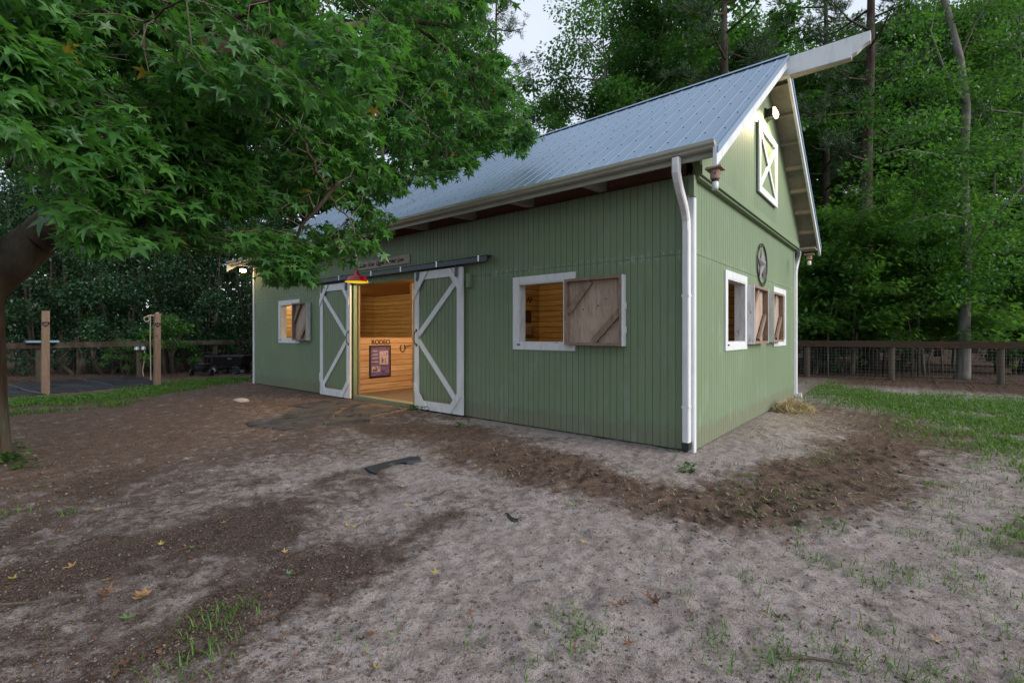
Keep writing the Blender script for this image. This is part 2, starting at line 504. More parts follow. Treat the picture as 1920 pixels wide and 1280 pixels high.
while y < YB - 0.01:
    y1 = min(y + G, YB)
    for z0, z1 in ((0.02, JZ - 0.003), (JZ + 0.003, 3.46)):
        for a, b, c, d in cells(y, y1 - 0.0065, z0, z1, gh): mb.box(0.0, 0.012, a, b, c, d)
    y = y1
mb.build('gable_wall', M['siding'], barn)
mb = MB()          # the gable above the belly band stands 10 cm proud


def slab(mb, x0, x1, y0, y1, z0, off):
    ys = [y0, y1] if not (y0 < YR < y1) else [y0, YR, y1]
    for a, b in zip(ys, ys[1:]):
        mb.hexa([(x0, a, z0), (x1, a, z0), (x1, b, z0), (x0, b, z0)],
                [(x0, a, roof_z(a) - off), (x1, a, roof_z(a) - off), (x1, b, roof_z(b) - off), (x0, b, roof_z(b) - off)])


slab(mb, 0.0, 0.10, 0.0, YB, 3.50, 0.07)
y = 0.02
while y < YB - 0.02:
    y1 = min(y + G, YB - 0.005)
    slab(mb, 0.10, 0.112, y, y1 - 0.0065, 3.498, 0.072)
    y = y1
mb.build('upper_gable_wall', M['siding'], barn)
mb = MB(); mb.box(0.014, 0.125, -0.01, YB + 0.01, 3.375, 3.496); mb.box(0.014, 0.09, -0.012, YB + 0.012, 3.345, 3.374)
mb.build('belly_band', M['siding'], barn)
mb = MB(); mb.box(-0.02, 0.045, -0.075, 0.012, 3.12, 3.372)
mb.build('beam_end', M['siding'], barn)
mb = MB()
mb.box(XL, XL + 0.09, 0.091, YB - 0.09, 0.02, 3.45); mb.box(XL, -0.091, YB - 0.09, YB, 0.02, 3.45)
slab(mb, XL, XL + 0.08, 0.0, YB, 3.451, 0.07)
mb.build('rear_wall', M['siding'], barn)
mb = MB()          # rough blocking above the wall plate
mb.box(XL + 0.1, -0.095, 0.06, 0.085, 3.40, 3.78)
mb.build('blocking_board', M['deck'], barn)
mb = MB()
xs = -1.25
k = 0
while xs > XL:
    y0, y1 = 0.058, -0.455
    zt0, zt1 = roof_z(y0) - 0.06, roof_z(y1) - 0.06
    mb.hexa([(xs - 0.05, y1, 3.40), (xs + 0.05, y1, 3.40), (xs + 0.05, y0, 3.43), (xs - 0.05, y0, 3.43)],
            [(xs - 0.05, y1, zt1), (xs + 0.05, y1, zt1), (xs + 0.05, y0, zt0), (xs - 0.05, y0, zt0)])
    xs -= 1.265
mb.build_each('rafter_tail', M['soffit'], barn)

# roof: two ribbed sheets, each with its screws, on brown decking
OX0, OX1 = XL - 0.45, 0.45
ln = math.hypot(1, PITCH)


def roof_sheet(sgn):
    mb = MB()
    ye = YR - sgn * (YR + 0.50) if sgn > 0 else YR + (YR + 0.50)
    ze = roof_z(ye)
    s = Vector((0, ye - YR, ze - RIDGE)).normalized()
    nrm = Vector((0, -sgn * PITCH, 1)).normalized()
    top = Vector((0, YR, RIDGE)); L = (Vector((0, ye, ze)) - top).length
    prof = []
    x = OX0
    w = 0.2286
    while x < OX1 - 0.02:
        xe = min(x + w, OX1)
        prof += [(x, 0.0), (x + 0.014, 0.010), (x + 0.026, 0.010), (x + 0.040, 0.0)]
        for q in (0.10, 0.16):
            if x + q + 0.012 < xe: prof += [(x + q, 0.0), (x + q + 0.004, 0.0018), (x + q + 0.012, 0.0018), (x + q + 0.016, 0.0)]
        x = xe
    prof.append((OX1, 0.0))
    NS = 6
    vs = []; fs = []
    for j in range(NS + 1):
        for (px, h) in prof:
            vs.append(Vector((px, 0, 0)) + top + s * (L * j / NS) + nrm * h)
    n = len(prof)
    for j in range(NS):
        for i in range(n - 1):
            q = (j * n + i, j * n + i + 1, (j + 1) * n + i + 1, (j + 1) * n + i)
            fs.append(q if sgn < 0 else q[::-1])
    mb.add(vs, fs)
    mb.cur = 1
    rows = [0.12, 0.75, 1.4, 2.05, 2.7, 3.35, 4.0, L - 0.12]
    x = OX0 + 0.075; i = 0
    while x < OX1:
        for r_ in rows:
            if (i % 2 == 0 or r_ in (rows[0], rows[-1])):
                c = Vector((x, 0, 0)) + top + s * r_ + nrm * 0.0
                e1 = Vector((0.0075, 0, 0)); e2 = s * 0.0075
                mb.hexa([c - e1 - e2, c + e1 - e2, c + e1 + e2, c - e1 + e2], [p + nrm * 0.009 for p in (c - e1 - e2, c + e1 - e2, c + e1 + e2, c - e1 + e2)])
        x += w / 2; i += 1
    mb.build('roof_sheet', [M['roof'], M['screw']], barn)
    mb = MB()
    a, b = 0.004, 0.038
    p0 = top - nrm * b; p1 = top + s * (L - 0.01) - nrm * b
    q0 = top - nrm * a; q1 = top + s * (L - 0.01) - nrm * a
    X0 = Vector((OX0 + 0.03, 0, 0)); X1 = Vector((OX1 - 0.03, 0, 0))
    mb.hexa([p0 + X0, p0 + X1, p1 + X1, p1 + X0], [q0 + X0, q0 + X1, q1 + X1, q1 + X0])
    mb.build('roof_decking', M['soffit'] if sgn < 0 else M['deck'], barn)
    # rake boards at the near and far gable
    for xa, xb in ((OX1 - 0.028, OX1 + 0.012), (OX0 - 0.012, OX0 + 0.028)):
        mb = MB()
        d0, d1 = 0.006, 0.17
        t0 = top + s * 0.0
        e = top + s * (L + 0.10)
        mb.hexa([(xa, YR, RIDGE - d1 * ln), (xb, YR, RIDGE - d1 * ln), (xb, e.y, e.z - d1 * ln), (xa, e.y, e.z - d1 * ln)],
                [(xa, YR, RIDGE - d0 * ln), (xb, YR, RIDGE - d0 * ln), (xb, e.y, e.z - d0 * ln), (xa, e.y, e.z - d0 * ln)])
        rk = mb.build('rake_board', M['white'], barn)
        mb = MB()
        o = 0.014 if xa > -5 else -0.014
        xc, xd = (xb, xb + 0.016) if xa > -5 else (xa - 0.016, xa)
        mb.hexa([(xc, YR, RIDGE - 0.075), (xd, YR, RIDGE - 0.075), (xd, e.y, e.z - 0.075), (xc, e.y, e.z - 0.075)],
                [(xc, YR, RIDGE + 0.004), (xd, YR, RIDGE + 0.004), (xd, e.y, e.z + 0.004), (xc, e.y, e.z + 0.004)])
        mb.build('drip_edge', M['roof'], barn)
    # lookouts carrying the overhang in front of the gable
    mb = MB()
    t = 0.45
    while t < L - 0.1:
        c = top + s * t - nrm * 0.085
        mb.hexa([c + Vector((0.114, 0, 0)) - s * 0.022 - nrm * 0.045, c + Vector((0.42, 0, 0)) - s * 0.022 - nrm * 0.045, c + Vector((0.42, 0, 0)) + s * 0.022 - nrm * 0.045, c + Vector((0.114, 0, 0)) + s * 0.022 - nrm * 0.045],
                [c + Vector((0.114, 0, 0)) - s * 0.022 + nrm * 0.045, c + Vector((0.42, 0, 0)) - s * 0.022 + nrm * 0.045, c + Vector((0.42, 0, 0)) + s * 0.022 + nrm * 0.045, c + Vector((0.114, 0, 0)) + s * 0.022 + nrm * 0.045])
        t += 0.61
    mb.build_each('lookout', M['soffit'], barn)


roof_sheet(1); roof_sheet(-1)
mb = MB()
for sg in (1, -1):
    s = Vector((0, -sg, -PITCH)).normalized(); nrm = Vector((0, -sg * PITCH, 1)).normalized()
    t = Vector((0, YR, RIDGE)) + Vector((0, 0, 0.034))
    e = Vector((0, YR, RIDGE)) + s * 0.16 + nrm * 0.026
    for xa, xb in ((OX0, OX1 + 0.03),):
        X0 = Vector((xa, 0, 0)); X1 = Vector((xb, 0, 0))
        mb.hexa([e + X0, e + X1, t - Vector((0, 0, 0.006)) + X1, t - Vector((0, 0, 0.006)) + X0], [e + X0 + nrm * 0.005, e + X1 + nrm * 0.005, t + X1, t + X0])
mb.build('ridge_cap', M['roof'], barn)
# eave fascia, gutter of K profile, soffit return
mb = MB(); mb.box(OX0 + 0.02, OX1 - 0.03, -0.485, -0.46, 3.395, 3.50)
mb.build('fascia', M['gutter'], barn)
GUT = [(-0.487, 3.525), (-0.487, 3.455), (-0.55, 3.455), (-0.57, 3.465), (-0.577, 3.485), (-0.595, 3.498), (-0.602, 3.508), (-0.602, 3.545), (-0.592, 3.545), (-0.592, 3.514), (-0.567, 3.495), (-0.56, 3.475), (-0.498, 3.465), (-0.498, 3.525)]
mb = MB(); mb.prism([(y_, z_) for y_, z_ in GUT], (OX0, 0, 0), (0, 1, 0), (0, 0, 1), (OX1 - 0.02 - OX0, 0, 0))
mb.prism([(-0.487, 3.525), (-0.487, 3.455), (-0.55, 3.455), (-0.577, 3.485), (-0.602, 3.508), (-0.602, 3.545)], (OX1 - 0.02, 0, 0), (0, 1, 0), (0, 0, 1), (0.006, 0, 0))
xx = -2.6
while xx > OX0:
    mb.prism([(y_ * 1.0 - (0.004 if y_ < -0.5 else 0), z_ - 0.003) for y_, z_ in GUT[1:8]] , (xx, 0, 0), (0, 1, 0), (0, 0, 1), (0.035, 0, 0)); xx -= 3.05
mb.build('gutter', M['gutter'], barn)
mb = MB(); mb.prism([(2 * YR - y_, z_) for y_, z_ in GUT][::-1], (OX0, 0, 0), (0, 1, 0), (0, 0, 1), (OX1 - 0.02 - OX0, 0, 0))
mb.build('gutter', M['gutter'], barn)
mb = MB(); mb.box(0.114, 0.42, YB + 0.02, YB + 0.44, 3.36, 3.385); mb.box(0.114, 0.42, -0.455, -0.43, 3.40, 3.47)
mb.build_each('soffit_return', M['soffit'], barn)

# white corner trim and downspouts
mb = MB(); mb.box(-0.045, 0.030, -0.034, -0.013, 0.0, 3.15); mb.box(0.013, 0.034, -0.0125, 0.045, 0.0, 3.12)
mb.build('corner_board', M['white'], barn)
mb = MB(); mb.box(XL - 0.03, XL + 0.07, -0.034, -0.013, 0.0, 3.38); mb.build('corner_board', M['white'], barn)
mb = MB(); mb.box(-0.05, 0.030, YB + 0.002, YB + 0.03, 0.05, 3.34); mb.build('corner_board', M['white'], barn)


def downspout(path, w, d, side, name='downspout'):
    mb = MB()
    vs = []; fs = []
    n = 12
    for i, p in enumerate(path):
        p = Vector(p)
        t = (Vector(path[min(i + 1, len(path) - 1)]) - Vector(path[max(i - 1, 0)])).normalized()
        s = Vector(side); u = t.cross(s).normalized()
        prof = []
        for k in range(n):      # corrugated rectangle
            a = 2 * math.pi * k / n
            cx = max(-1, min(1, 1.35 * math.cos(a))); cy = max(-1, min(1, 1.35 * math.sin(a)))
            prof.append((cx, cy))
        for cx, cy in prof: vs.append(p + s * (cx * w / 2) + u * (cy * d / 2))
    for i in range(len(path) - 1):
        for k in range(n):
            k2 = (k + 1) % n
            fs.append((i * n + k, i * n + k2, (i + 1) * n + k2, (i + 1) * n + k))
    mb.add(vs, fs)
    # raised flutes down the straight
    a, b = Vector(path[-2]), Vector(path[-1])
    return mb.build(name, M['downspout'], barn)


dpath = [(0.02, -0.56, 3.44), (0.02, -0.56, 3.36), (0.015, -0.55, 3.29), (0.01, -0.50, 3.21), (0.0, -0.40, 3.11), (-0.015, -0.24, 2.99), (-0.03, -0.14, 2.90), (-0.035, -0.095, 2.82), (-0.035, -0.085, 2.70), (-0.035, -0.085, 0.13)]
dpath = [(p[0] - 0.005, p[1], p[2]) for p in dpath]
ds = downspout(dpath, 0.085, 0.09, (1, 0, 0))
mb = MB()
for q in range(5): mb.box(-0.070 + q * 0.0155, -0.063 + q * 0.0155, -0.1335, -0.1305, 0.16, 2.70)
mb.build_each('flute', M['downspout'], ds)
mb = MB(); mb.box(-0.082, 0.004, -0.136, -0.034, 0.045, 0.135); mb.box(-0.064, -0.014, -0.139, -0.1365, 0.06, 0.1)
mb.build('drain_boot', M['rubber'], ds)
mb = MB()
for zz in (0.55, 1.9): mb.box(-0.0855, 0.0055, -0.1325, -0.037, zz, zz + 0.025)
mb.build_each('strap', M['downspout'], ds)
dp2 = [(0.03, YB + 0.55, 3.44), (0.03, YB + 0.54, 3.34), (0.03, YB + 0.40, 3.20), (0.03, YB + 0.22, 3.05), (0.03, YB + 0.10, 2.93), (0.03, YB + 0.075, 2.80), (0.03, YB + 0.075, 0.10)]
ds2 = downspout(dp2, 0.085, 0.08, (1, 0, 0))
mb = MB(); mb.box(-0.01, 0.16, YB + 0.03, YB + 0.125, 0.02, 0.10); mb.build('drain_boot', M['white'], ds2)

# hay hood: white boxed beam with an ogee end
mb = MB()
prof = [(0.16, 5.80), (0.16, 6.095), (1.585, 6.095), (1.585, 5.945), (1.56, 5.94), (1.52, 5.925), (1.475, 5.895), (1.44, 5.86), (1.41, 5.835), (1.37, 5.822), (1.345, 5.815), (1.345, 5.772)]
mb.prism(prof, (0, YR - 0.06, 0), (1, 0, 0), (0, 0, 1), (0, 0.12, 0))
hood = mb.build('hay_hood_beam', M['white'], barn)
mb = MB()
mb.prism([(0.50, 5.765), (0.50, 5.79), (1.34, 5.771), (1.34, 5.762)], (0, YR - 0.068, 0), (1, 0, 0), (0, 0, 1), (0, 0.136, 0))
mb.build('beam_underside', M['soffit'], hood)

# loft hatch: frame with a cross over a green panel
lh = MB()
y0, y1, z0, z1 = 2.66, 4.05, 3.78, 4.95
lh.box(0.113, 0.135, y0 + 0.02, y1 - 0.02, z0 + 0.02, z1 - 0.02)
loft = lh.build('loft_hatch', M['siding'], barn)
mb = MB()
F = 0.115
mb.box(0.137, 0.165, y0, y0 + F, z0, z1); mb.box(0.137, 0.165, y1 - F, y1, z0, z1)
mb.box(0.137, 0.165, y0 + F, y1 - F, z0, z0 + F); mb.box(0.137, 0.165, y0 + F, y1 - F, z1 - F, z1)
mb.build('frame', M['white'], loft)
for a, b in (((y0 + F, z0 + F), (y1 - F, z1 - F)), ((y0 + F, z1 - F), (y1 - F, z0 + F))):
    mb = MB(); xo = 0.150 if a[1] < b[1] else 0.1535
    mb.bar((xo, a[0] + 0.01, a[1] + (0.01 if a[1] < b[1] else -0.01)), (xo, b[0] - 0.01, b[1] - (0.01 if a[1] < b[1] else -0.01)), 0.022, 0.085, (1, 0, 0)) if False else mb.bar((xo, a[0] + 0.01, a[1] + (0.01 if a[1] < b[1] else -0.01)), (xo, b[0] - 0.01, b[1] - (0.01 if a[1] < b[1] else -0.01)), 0.085, 0.020, (1, 0, 0))
    mb.build('cross_brace', M['white'], loft)

# windows: white frames on the siding, pale jambs inside
def window(ax, u0, u1, z0, z1, right=True):
    """ax 'x': on the front wall; 'y': on the gable"""
    def bx(mb, a, b, d0, d1, c, d):
        if ax == 'x': mb.box(a, b, -d1, -d0, c, d)
        else: mb.box(d0, d1, a, b, c, d)
    f = 0.105
    mb = MB()
    bx(mb, u0 - f, u0, 0.013, 0.034, z0 - f, z1 + f)
    bx(mb, u1, u1 + f * 0.9, 0.013, 0.034, z0 - f, z1 + f)
    bx(mb, u0, u1, 0.013, 0.034, z1, z1 + f)
    bx(mb, u0, u1, 0.013, 0.034, z0 - f, z0)
    w = mb.build('window', M['white'], barn)
    mb = MB(); j = 0.022
    bx(mb, u0, u0 + j, -0.13, 0.030, z0, z1); bx(mb, u1 - j, u1, -0.13, 0.030, z0, z1)
    bx(mb, u0 + j, u1 - j, -0.13, 0.030, z1 - j, z1); bx(mb, u0 + j, u1 - j, -0.13, 0.030, z0, z0 + j)
    mb.build('jamb', M['oldwhite'], w)
    mb = MB()
    bx(mb, u0 - 0.01, u0 + 0.04, 0.035, 0.047, z0 - 0.035, z0 - 0.015)
    mb.build('latch_plate', M['black'], w)


window('x', *W1); window('x', *W2); window('y', *W3); window('y', *W4)


def shutter(ax, u0, u1, z0, z1, dist=0.135, base=0.0365):
    """a boxed shutter folded open against the wall, its ribbed inside facing out"""
    def P(u, d, z): return (u, -d, z) if ax == 'x' else (d, u, z)
    def bx(mb, a, b, d0, d1, c, d):
        if ax == 'x': mb.box(a, b, -d1, -d0, c, d)
        else: mb.box(d0, d1, a, b, c, d)
    mb = MB(); bx(mb, u0 + 0.012, u1 - 0.012, base, base + 0.014, z0 + 0.012, z1 - 0.012)
    sh = mb.build('shutter', M['ply'], barn)
    e = 0.038
    for nm, args in (('side_rail', (u0 + 0.012, u0 + e + 0.012, base + 0.014, dist, z0 + e, z1 - e)), ('side_rail', (u1 - e - 0.012, u1 - 0.012, base + 0.014, dist, z0 + e, z1 - e)),
                     ('cross_rail', (u0 + 0.012, u1 - 0.012, base + 0.014, dist, z0, z0 + e)), ('cross_rail', (u0 + 0.012, u1 - 0.012, base + 0.014, dist, z1 - e, z1))):
        mb = MB(); bx(mb, *args); mb.build(nm, M['batten'], sh)
    for ua, ub in ((u0, u0 + 0.0115), (u1 - 0.0115, u1)):
        mb = MB(); bx(mb, ua, ub, base - 0.01, dist + 0.002, z0 - 0.003, z1 + 0.003)
        mb.build('painted_edge', M['white'] if ax == 'x' else M['oldwhite'], sh)
    W = u1 - u0; H = z1 - z0
    for (a0, b0, a1, b1) in ((0.055, 0.50, 0.45, 0.945), (0.50, 0.06, 0.945, 0.50)):
        mb = MB()
        p0 = P(u0 + W * a0, base + 0.050, z0 + H * b0); p1 = P(u0 + W * a1, base + 0.050, z0 + H * b1)
        mb.bar(p0, p1, 0.085, 0.038, (0, -1, 0) if ax == 'x' else (1, 0, 0))
        mb.build('brace', M['batten'], sh)
    mb = MB()
    for zz in (z0 + 0.18 * H, z0 + 0.52 * H): bx(mb, u1 + 0.001, u1 + 0.014, base, base + 0.03, zz, zz + 0.09)
    mb.build_each('hinge', M['white'], sh)


shutter('x', -1.80, -0.868, 1.29, 2.238)
shutter('x', -10.13, -9.36, 1.29, 2.238)
shutter('y', 2.44, 3.445, 1.29, 2.238)
shutter('y', 3.87, 4.78, 1.30, 2.228)

# sliding doors on a covered track
def door(x0, x1, z0, z1, flip, name_label):
    mb = MB()
    mb.box(x0 + 0.02, x1 - 0.02, -0.062, -0.048, z0 + 0.02, z1 - 0.02)
    xx = x0 + 0.02
    while xx < x1 - 0.03:
        mb.box(xx + 0.0085, min(xx + G, x1 - 0.021), -0.070, -0.0622, z0 + 0.021, z1 - 0.021); xx += G
    d = mb.build('sliding_door', M['siding'], barn)
    fw = 0.125; A, B = -0.092, -0.0705
    mb = MB(); mb.box(x0, x0 + fw, A, B, z0, z1); mb.build('stile', M['white'], d)
    mb = MB(); mb.box(x1 - fw, x1, A, B, z0, z1); mb.build('stile', M['white'], d)
    mb = MB(); mb.box(x0 + fw, x1 - fw, A, B, z1 - 0.15, z1); mb.build('top_rail', M['white'], d)
    mb = MB(); mb.box(x0 + fw, x1 - fw, A, B, z0, z0 + 0.16); mb.build('bottom_rail', M['white'], d)
    mb = MB(); mb.box(x1, x1 + 0.014, -0.09, -0.05, z0, z1); mb.build('edge_strip', M['white'], d)
    # corner gussets
    g = 0.36; t = 0.115
    for cx, sx in ((x0, 1), (x1, -1)):
        for cz, sz in ((z0, 1), (z1, -1)):
            mb = MB()
            poly = [(cx + sx * 0.0, cz + sz * (g + t)), (cx + sx * 0.0, cz + sz * g), (cx + sx * g, cz), (cx + sx * (g + t * 0.9), cz)]
            poly = [(cx + sx * 0.004, cz + sz * (g + t * 1.3)), (cx + sx * 0.004, cz + sz * g * 0.86), (cx + sx * g * 0.72, cz + sz * 0.004), (cx + sx * (g * 0.72 + t), cz + sz * 0.004), (cx + sx * fw * 1.02, cz + sz * (g + t * 0.2))]
            poly = [(cx + sx * 0.004, cz + sz * 0.50), (cx + sx * 0.004, cz + sz * 0.33), (cx + sx * 0.27, cz + sz * 0.004), (cx + sx * 0.40, cz + sz * 0.004)]
            mb.prism(poly, (0, -0.112, 0), (1, 0, 0), (0, 0, 1), (0, 0.0195, 0))
            mb.build('gusset', M['white'], d)
    # two diagonals meeting beside the handle
    hx = x1 - fw if not flip else x0 + fw
    ox = x0 + fw if not flip else x1 - fw
    zm = z0 + (z1 - z0) * 0.52
    for zt in (z1 - 0.27, z0 + 0.27):
        mb = MB()
        o = 0.09 if not flip else -0.09
        mb.bar((ox + o * 0.55, -0.083, zt), (hx, -0.083, zm + (0.06 if zt > zm else -0.06)), 0.10, 0.021, (0, -1, 0))
        mb.build('diagonal_brace', M['white'], d)
    mb = MB()
    hx2 = x1 - 0.045 if not flip else x0 + 0.055
    pts = [(hx2, -0.095, zm + 0.13), (hx2 - 0.0, -0.125, zm + 0.11), (hx2, -0.145, zm + 0.05), (hx2, -0.145, zm - 0.05), (hx2, -0.125, zm - 0.11), (hx2, -0.095, zm - 0.13)]
    mb.tube(pts, 0.010, 8); mb.box(hx2 - 0.022, hx2 + 0.022, -0.0965, -0.0925, zm + 0.115, zm + 0.165); mb.box(hx2 - 0.022, hx2 + 0.022, -0.0965, -0.0925, zm - 0.165, zm - 0.115)
    mb.build('handle', M['black'], d)
    for hxx in (x0 + 0.10, x1 - 0.12):
        mb = MB(); mb.box(hxx - 0.03, hxx + 0.03, -0.1185, -0.1125, z1 - 0.17, z1 + 0.005); mb.tube([(hxx, -0.10, z1 - 0.02), (hxx, -0.10, z1 + 0.09)], 0.008, 6)
        mb.build('hanger', M['track'], d)
    return d


door(-5.235, -3.945, 0.035, 2.622, True, '')
door(-8.785, -7.50, 0.02, 2.60, False, '')
mb = MB()
mb.prism([(-0.02, 2.765), (-0.135, 2.755), (-0.15, 2.735), (-0.15, 2.655), (-0.135, 2.655), (-0.135, 2.73), (-0.02, 2.74)], (-9.47, 0, 0), (1e-9, 1, 0), (0, 0, 1), (6.17, 0, 0))
trk = mb.build('door_track', M['track'], barn)
mb = MB()
for xx in (-9.1, -7.85, -6.6, -5.6, -4.55, -3.5):
    mb.prism([(-0.0135, 2.80), (-0.03, 2.79), (-0.158, 2.762), (-0.158, 2.66), (-0.152, 2.66), (-0.152, 2.757), (-0.0135, 2.775)], (xx, 0, 0), (1e-9, 1, 0), (0, 0, 1), (0.035, 0, 0))
mb.build_each('track_bracket', M['steel'], trk)
mb = MB(); mb.box(DOOR[0] + 0.01, DOOR[1] - 0.01, -0.03, 0.16, -0.02, 0.088); mb.build('threshold', M['siding'], barn)
mb = MB()
mb.box(DOOR[0] - 0.005, DOOR[0] + 0.03, 0.0905, 0.13, 0.09, 2.53); mb.box(DOOR[1] - 0.03, DOOR[1] + 0.005, 0.0905, 0.13, 0.09, 2.53)
mb.build_each('door_jamb', M['batten'], barn)

# inside: planked partitions, back wall, loft floor and plank floor
mb = MB()
mb.box(XL + 0.12, -0.12, 4.0, 4.05, 0.08, 2.76)
mb.box(XL + 0.091, XL + 0.118, 0.10, 4.0, 0.08, 2.76)
mb.box(-5.36, -5.30, 0.135, 3.998, 0.08, 2.76)
mb.box(-0.118, -0.0915, 0.10, 1.24, 0.08, 2.76); mb.box(-0.118, -0.0915, 2.48, 4.0, 0.08, 2.76)
mb.build('interior_wall', M['pine'], barn)
mb = MB(); mb.box(-7.76, -7.70, 0.10, 1.80, 0.08, 1.372); mb.build('stall_partition', M['pinelow'], barn)
mb = MB(); mb.box(-7.775, -7.69, 1.802, 1.90, 0.08, 2.75); mb.build('stall_post', M['batten'], barn)
mb = MB(); mb.box(XL + 0.1, -0.1, 0.10, YB - 0.1, 2.762, 2.80); mb.build('loft_floor', M['pineceil'], barn)
mb = MB(); mb.box(XL + 0.12, -0.12, 0.10, YB - 0.1, 0.04, 0.078); mb.build('plank_floor', M['floor'], barn)
for (bx_, by_) in ((-5.62, 1.15), (-11.6, 1.2), (-4.1, 1.1)):
    t = thing('ceiling_bulb', (bx_, by_, 2.76), {-5.62: 'warm bulb on the loft ceiling over the open aisle', -11.6: 'warm bulb lighting the stall behind the small far window', -4.1: 'warm bulb lighting the stall behind the wide near window'}[bx_], 'ceiling lamp')
    mb = MB(); mb.lathe((bx_, by_, 2.62), [(0.001, 0), (0.03, 0.008), (0.045, 0.035), (0.04, 0.07), (0.02, 0.10)], 14); mb.build('bulb', M['bulb'], t, smooth=True)
    mb = MB(); mb.lathe((bx_, by_, 2.715), [(0.022, 0), (0.05, 0.02), (0.055, 0.046)], 14); mb.build('lamp_holder', M['white'], t)
    li = bpy.data.lights.new('warm_bulb_light', 'POINT'); li.energy = {-5.62: 185, -11.6: 50, -4.1: 42}[bx_]; li.color = (1.0, 0.78, 0.46); li.shadow_soft_size = 0.06
    lo = bpy.data.objects.new('warm_bulb_light', li); COL.objects.link(lo); lo.parent = t; lo.location = (0, 0, -0.25)
    lo.location = (0, 0, -0.22)


def text(body, size, loc, xdir, zdir, depth, mat, name, parent=None, shear=0.0, sx=1.0, font_bold=0.0, base=None):
    cu = bpy.data.curves.new('lettering', 'FONT'); cu.body = body; cu.size = size; cu.extrude = depth; cu.shear = shear; cu.offset = font_bold
    tmp = bpy.data.objects.new('lettering_source', cu); COL.objects.link(tmp)
    bpy.context.view_layer.update()
    me = bpy.data.meshes.new_from_object(tmp.evaluated_get(bpy.context.evaluated_depsgraph_get()))
    bpy.data.objects.remove(tmp); bpy.data.curves.remove(cu)
    X = Vector(xdir).normalized(); Z = Vector(zdir).normalized(); N = X.cross(Z)
    org = ROOT[parent.name] if parent else Vector(base if base else loc)
    L = Vector(loc)
    for v in me.vertices: v.co = L + X * (v.co.x * sx) + Z * v.co.y + N * v.co.z - org
    me.materials.clear(); me.materials.append(mat)
    o = bpy.data.objects.new(name, me); COL.objects.link(o)
    if parent: o.parent = parent
    else: o.location = org
    ROOT[o.name] = org
    return o


# plank sign above the track
sg = thing('plank_sign', (-6.4, -0.02, 2.93), 'long grey plank sign with slanted dark lettering above the door track', 'sign')
mb = MB(); mb.box(-7.30, -5.455, -0.036, -0.014, 2.835, 3.01); mb.build('plank', M['plaque'], sg)
text('Smiles  Grow  Giggles  Harvest  Love', 0.118, (-7.20, -0.0372, 2.89), (1, 0, 0), (0, 0, 1), 0.001, M['ink'], 'lettering', sg, 0.45, 0.86, 0.004)
# small green box beside the right door
t = thing('wall_box', (-3.81, -0.02, 2.37), 'small upright green painted box on the siding beside the right sliding door', 'wall box')
mb = MB(); mb.box(-3.86, -3.765, -0.075, -0.0135, 2.255, 2.475); mb.build('case', M['siding'], t)
mb = MB(); mb.box(-3.868, -3.757, -0.083, -0.0135, 2.476, 2.49); mb.build('lid', M['siding'], t)

# star in a ring on the gable
t = thing('barn_star', (0.02, 3.46, 2.675), 'grey metal five pointed star in a double ring above the gable shutters', 'wall star')
mb = MB()
cy_, cz_ = 3.46, 2.675
for rr in (0.375, 0.335):
    mb.tube([(0.03, cy_ + rr * math.cos(2 * math.pi * k / 40), cz_ + rr * math.sin(2 * math.pi * k / 40)) for k in range(41)], 0.008, 6, False)
for k in range(10):
    a = 2 * math.pi * (k + .5) / 10
    mb.tube([(0.03, cy_ + 0.335 * math.cos(a), cz_ + 0.335 * math.sin(a)), (0.03, cy_ + 0.375 * math.cos(a), cz_ + 0.375 * math.sin(a))], 0.006, 5)
mb.build('ring', M['iron'], t)
mb = MB()
pts = []
for k in range(10):
    a = math.pi / 2 + 2 * math.pi * k / 10; r_ = 0.33 if k % 2 == 0 else 0.126
    pts.append((0.028, cy_ + r_ * math.cos(a), cz_ + r_ * math.sin(a)))
mb.add(pts + [(0.085, cy_, cz_)], [(i, (i + 1) % 10, 10) for i in range(10)])
mb.add(pts, [tuple(range(10))[::-1]])
mb.build('star', M['star'], t)

# hanging carpenter-bee traps under the rakes
def bee_trap(x, y, ztop, label):
    z = ztop - 0.20
    t = thing('hanging_bee_trap', (x, y, z), label, 'bee trap', 'wooden traps hung from the gable eave')
    mb = MB(); mb.hexa([(x - .085, y - .085, z), (x + .085, y - .085, z), (x + .085, y + .085, z), (x - .085, y + .085, z)], [(x - .08, y - .08, z + .022), (x + .08, y - .08, z + .022), (x + .08, y + .08, z + .022), (x - .08, y + .08, z + .022)])
    mb.build('roof', M['batten'], t)
    mb = MB(); mb.lathe((x, y, z - 0.105), [(0.045, 0), (0.052, 0.012), (0.052, 0.104)], 12); b = mb.build('body', M['cedar'], t)
    mb = MB(); mb.lathe((x + 0.012, y - 0.0525, z - 0.05), [(0.009, 0), (0.009, 0.0015)], 10, 'y'); mb.lathe((x + 0.0525, y, z - 0.05), [(0.009, 0), (0.009, 0.0015)], 10, 'x'); mb.build('entry_hole', M['ink'], b)
    mb = MB(); mb.lathe((x, y, z - 0.125), [(0.038, 0), (0.038, 0.02)], 12); mb.build('jar_lid', M['ink'], t)
    mb = MB(); mb.lathe((x, y, z - 0.215), [(0.03, 0), (0.035, 0.008), (0.036, 0.07), (0.03, 0.088)], 14); mb.build('jar', M['jar'], t, smooth=True)
    mb = MB(); mb.tube([(x, y, z + 0.02), (x, y, ztop + 0.10)], 0.0025, 5); mb.build('wire', M['iron'], t)


bee_trap(0.42, -0.50, 3.435, 'wooden bee trap with clear jar hanging by the near downspout')
bee_trap(0.40, 5.95, 3.33, 'wooden bee trap with clear jar hanging at the far rear eave')

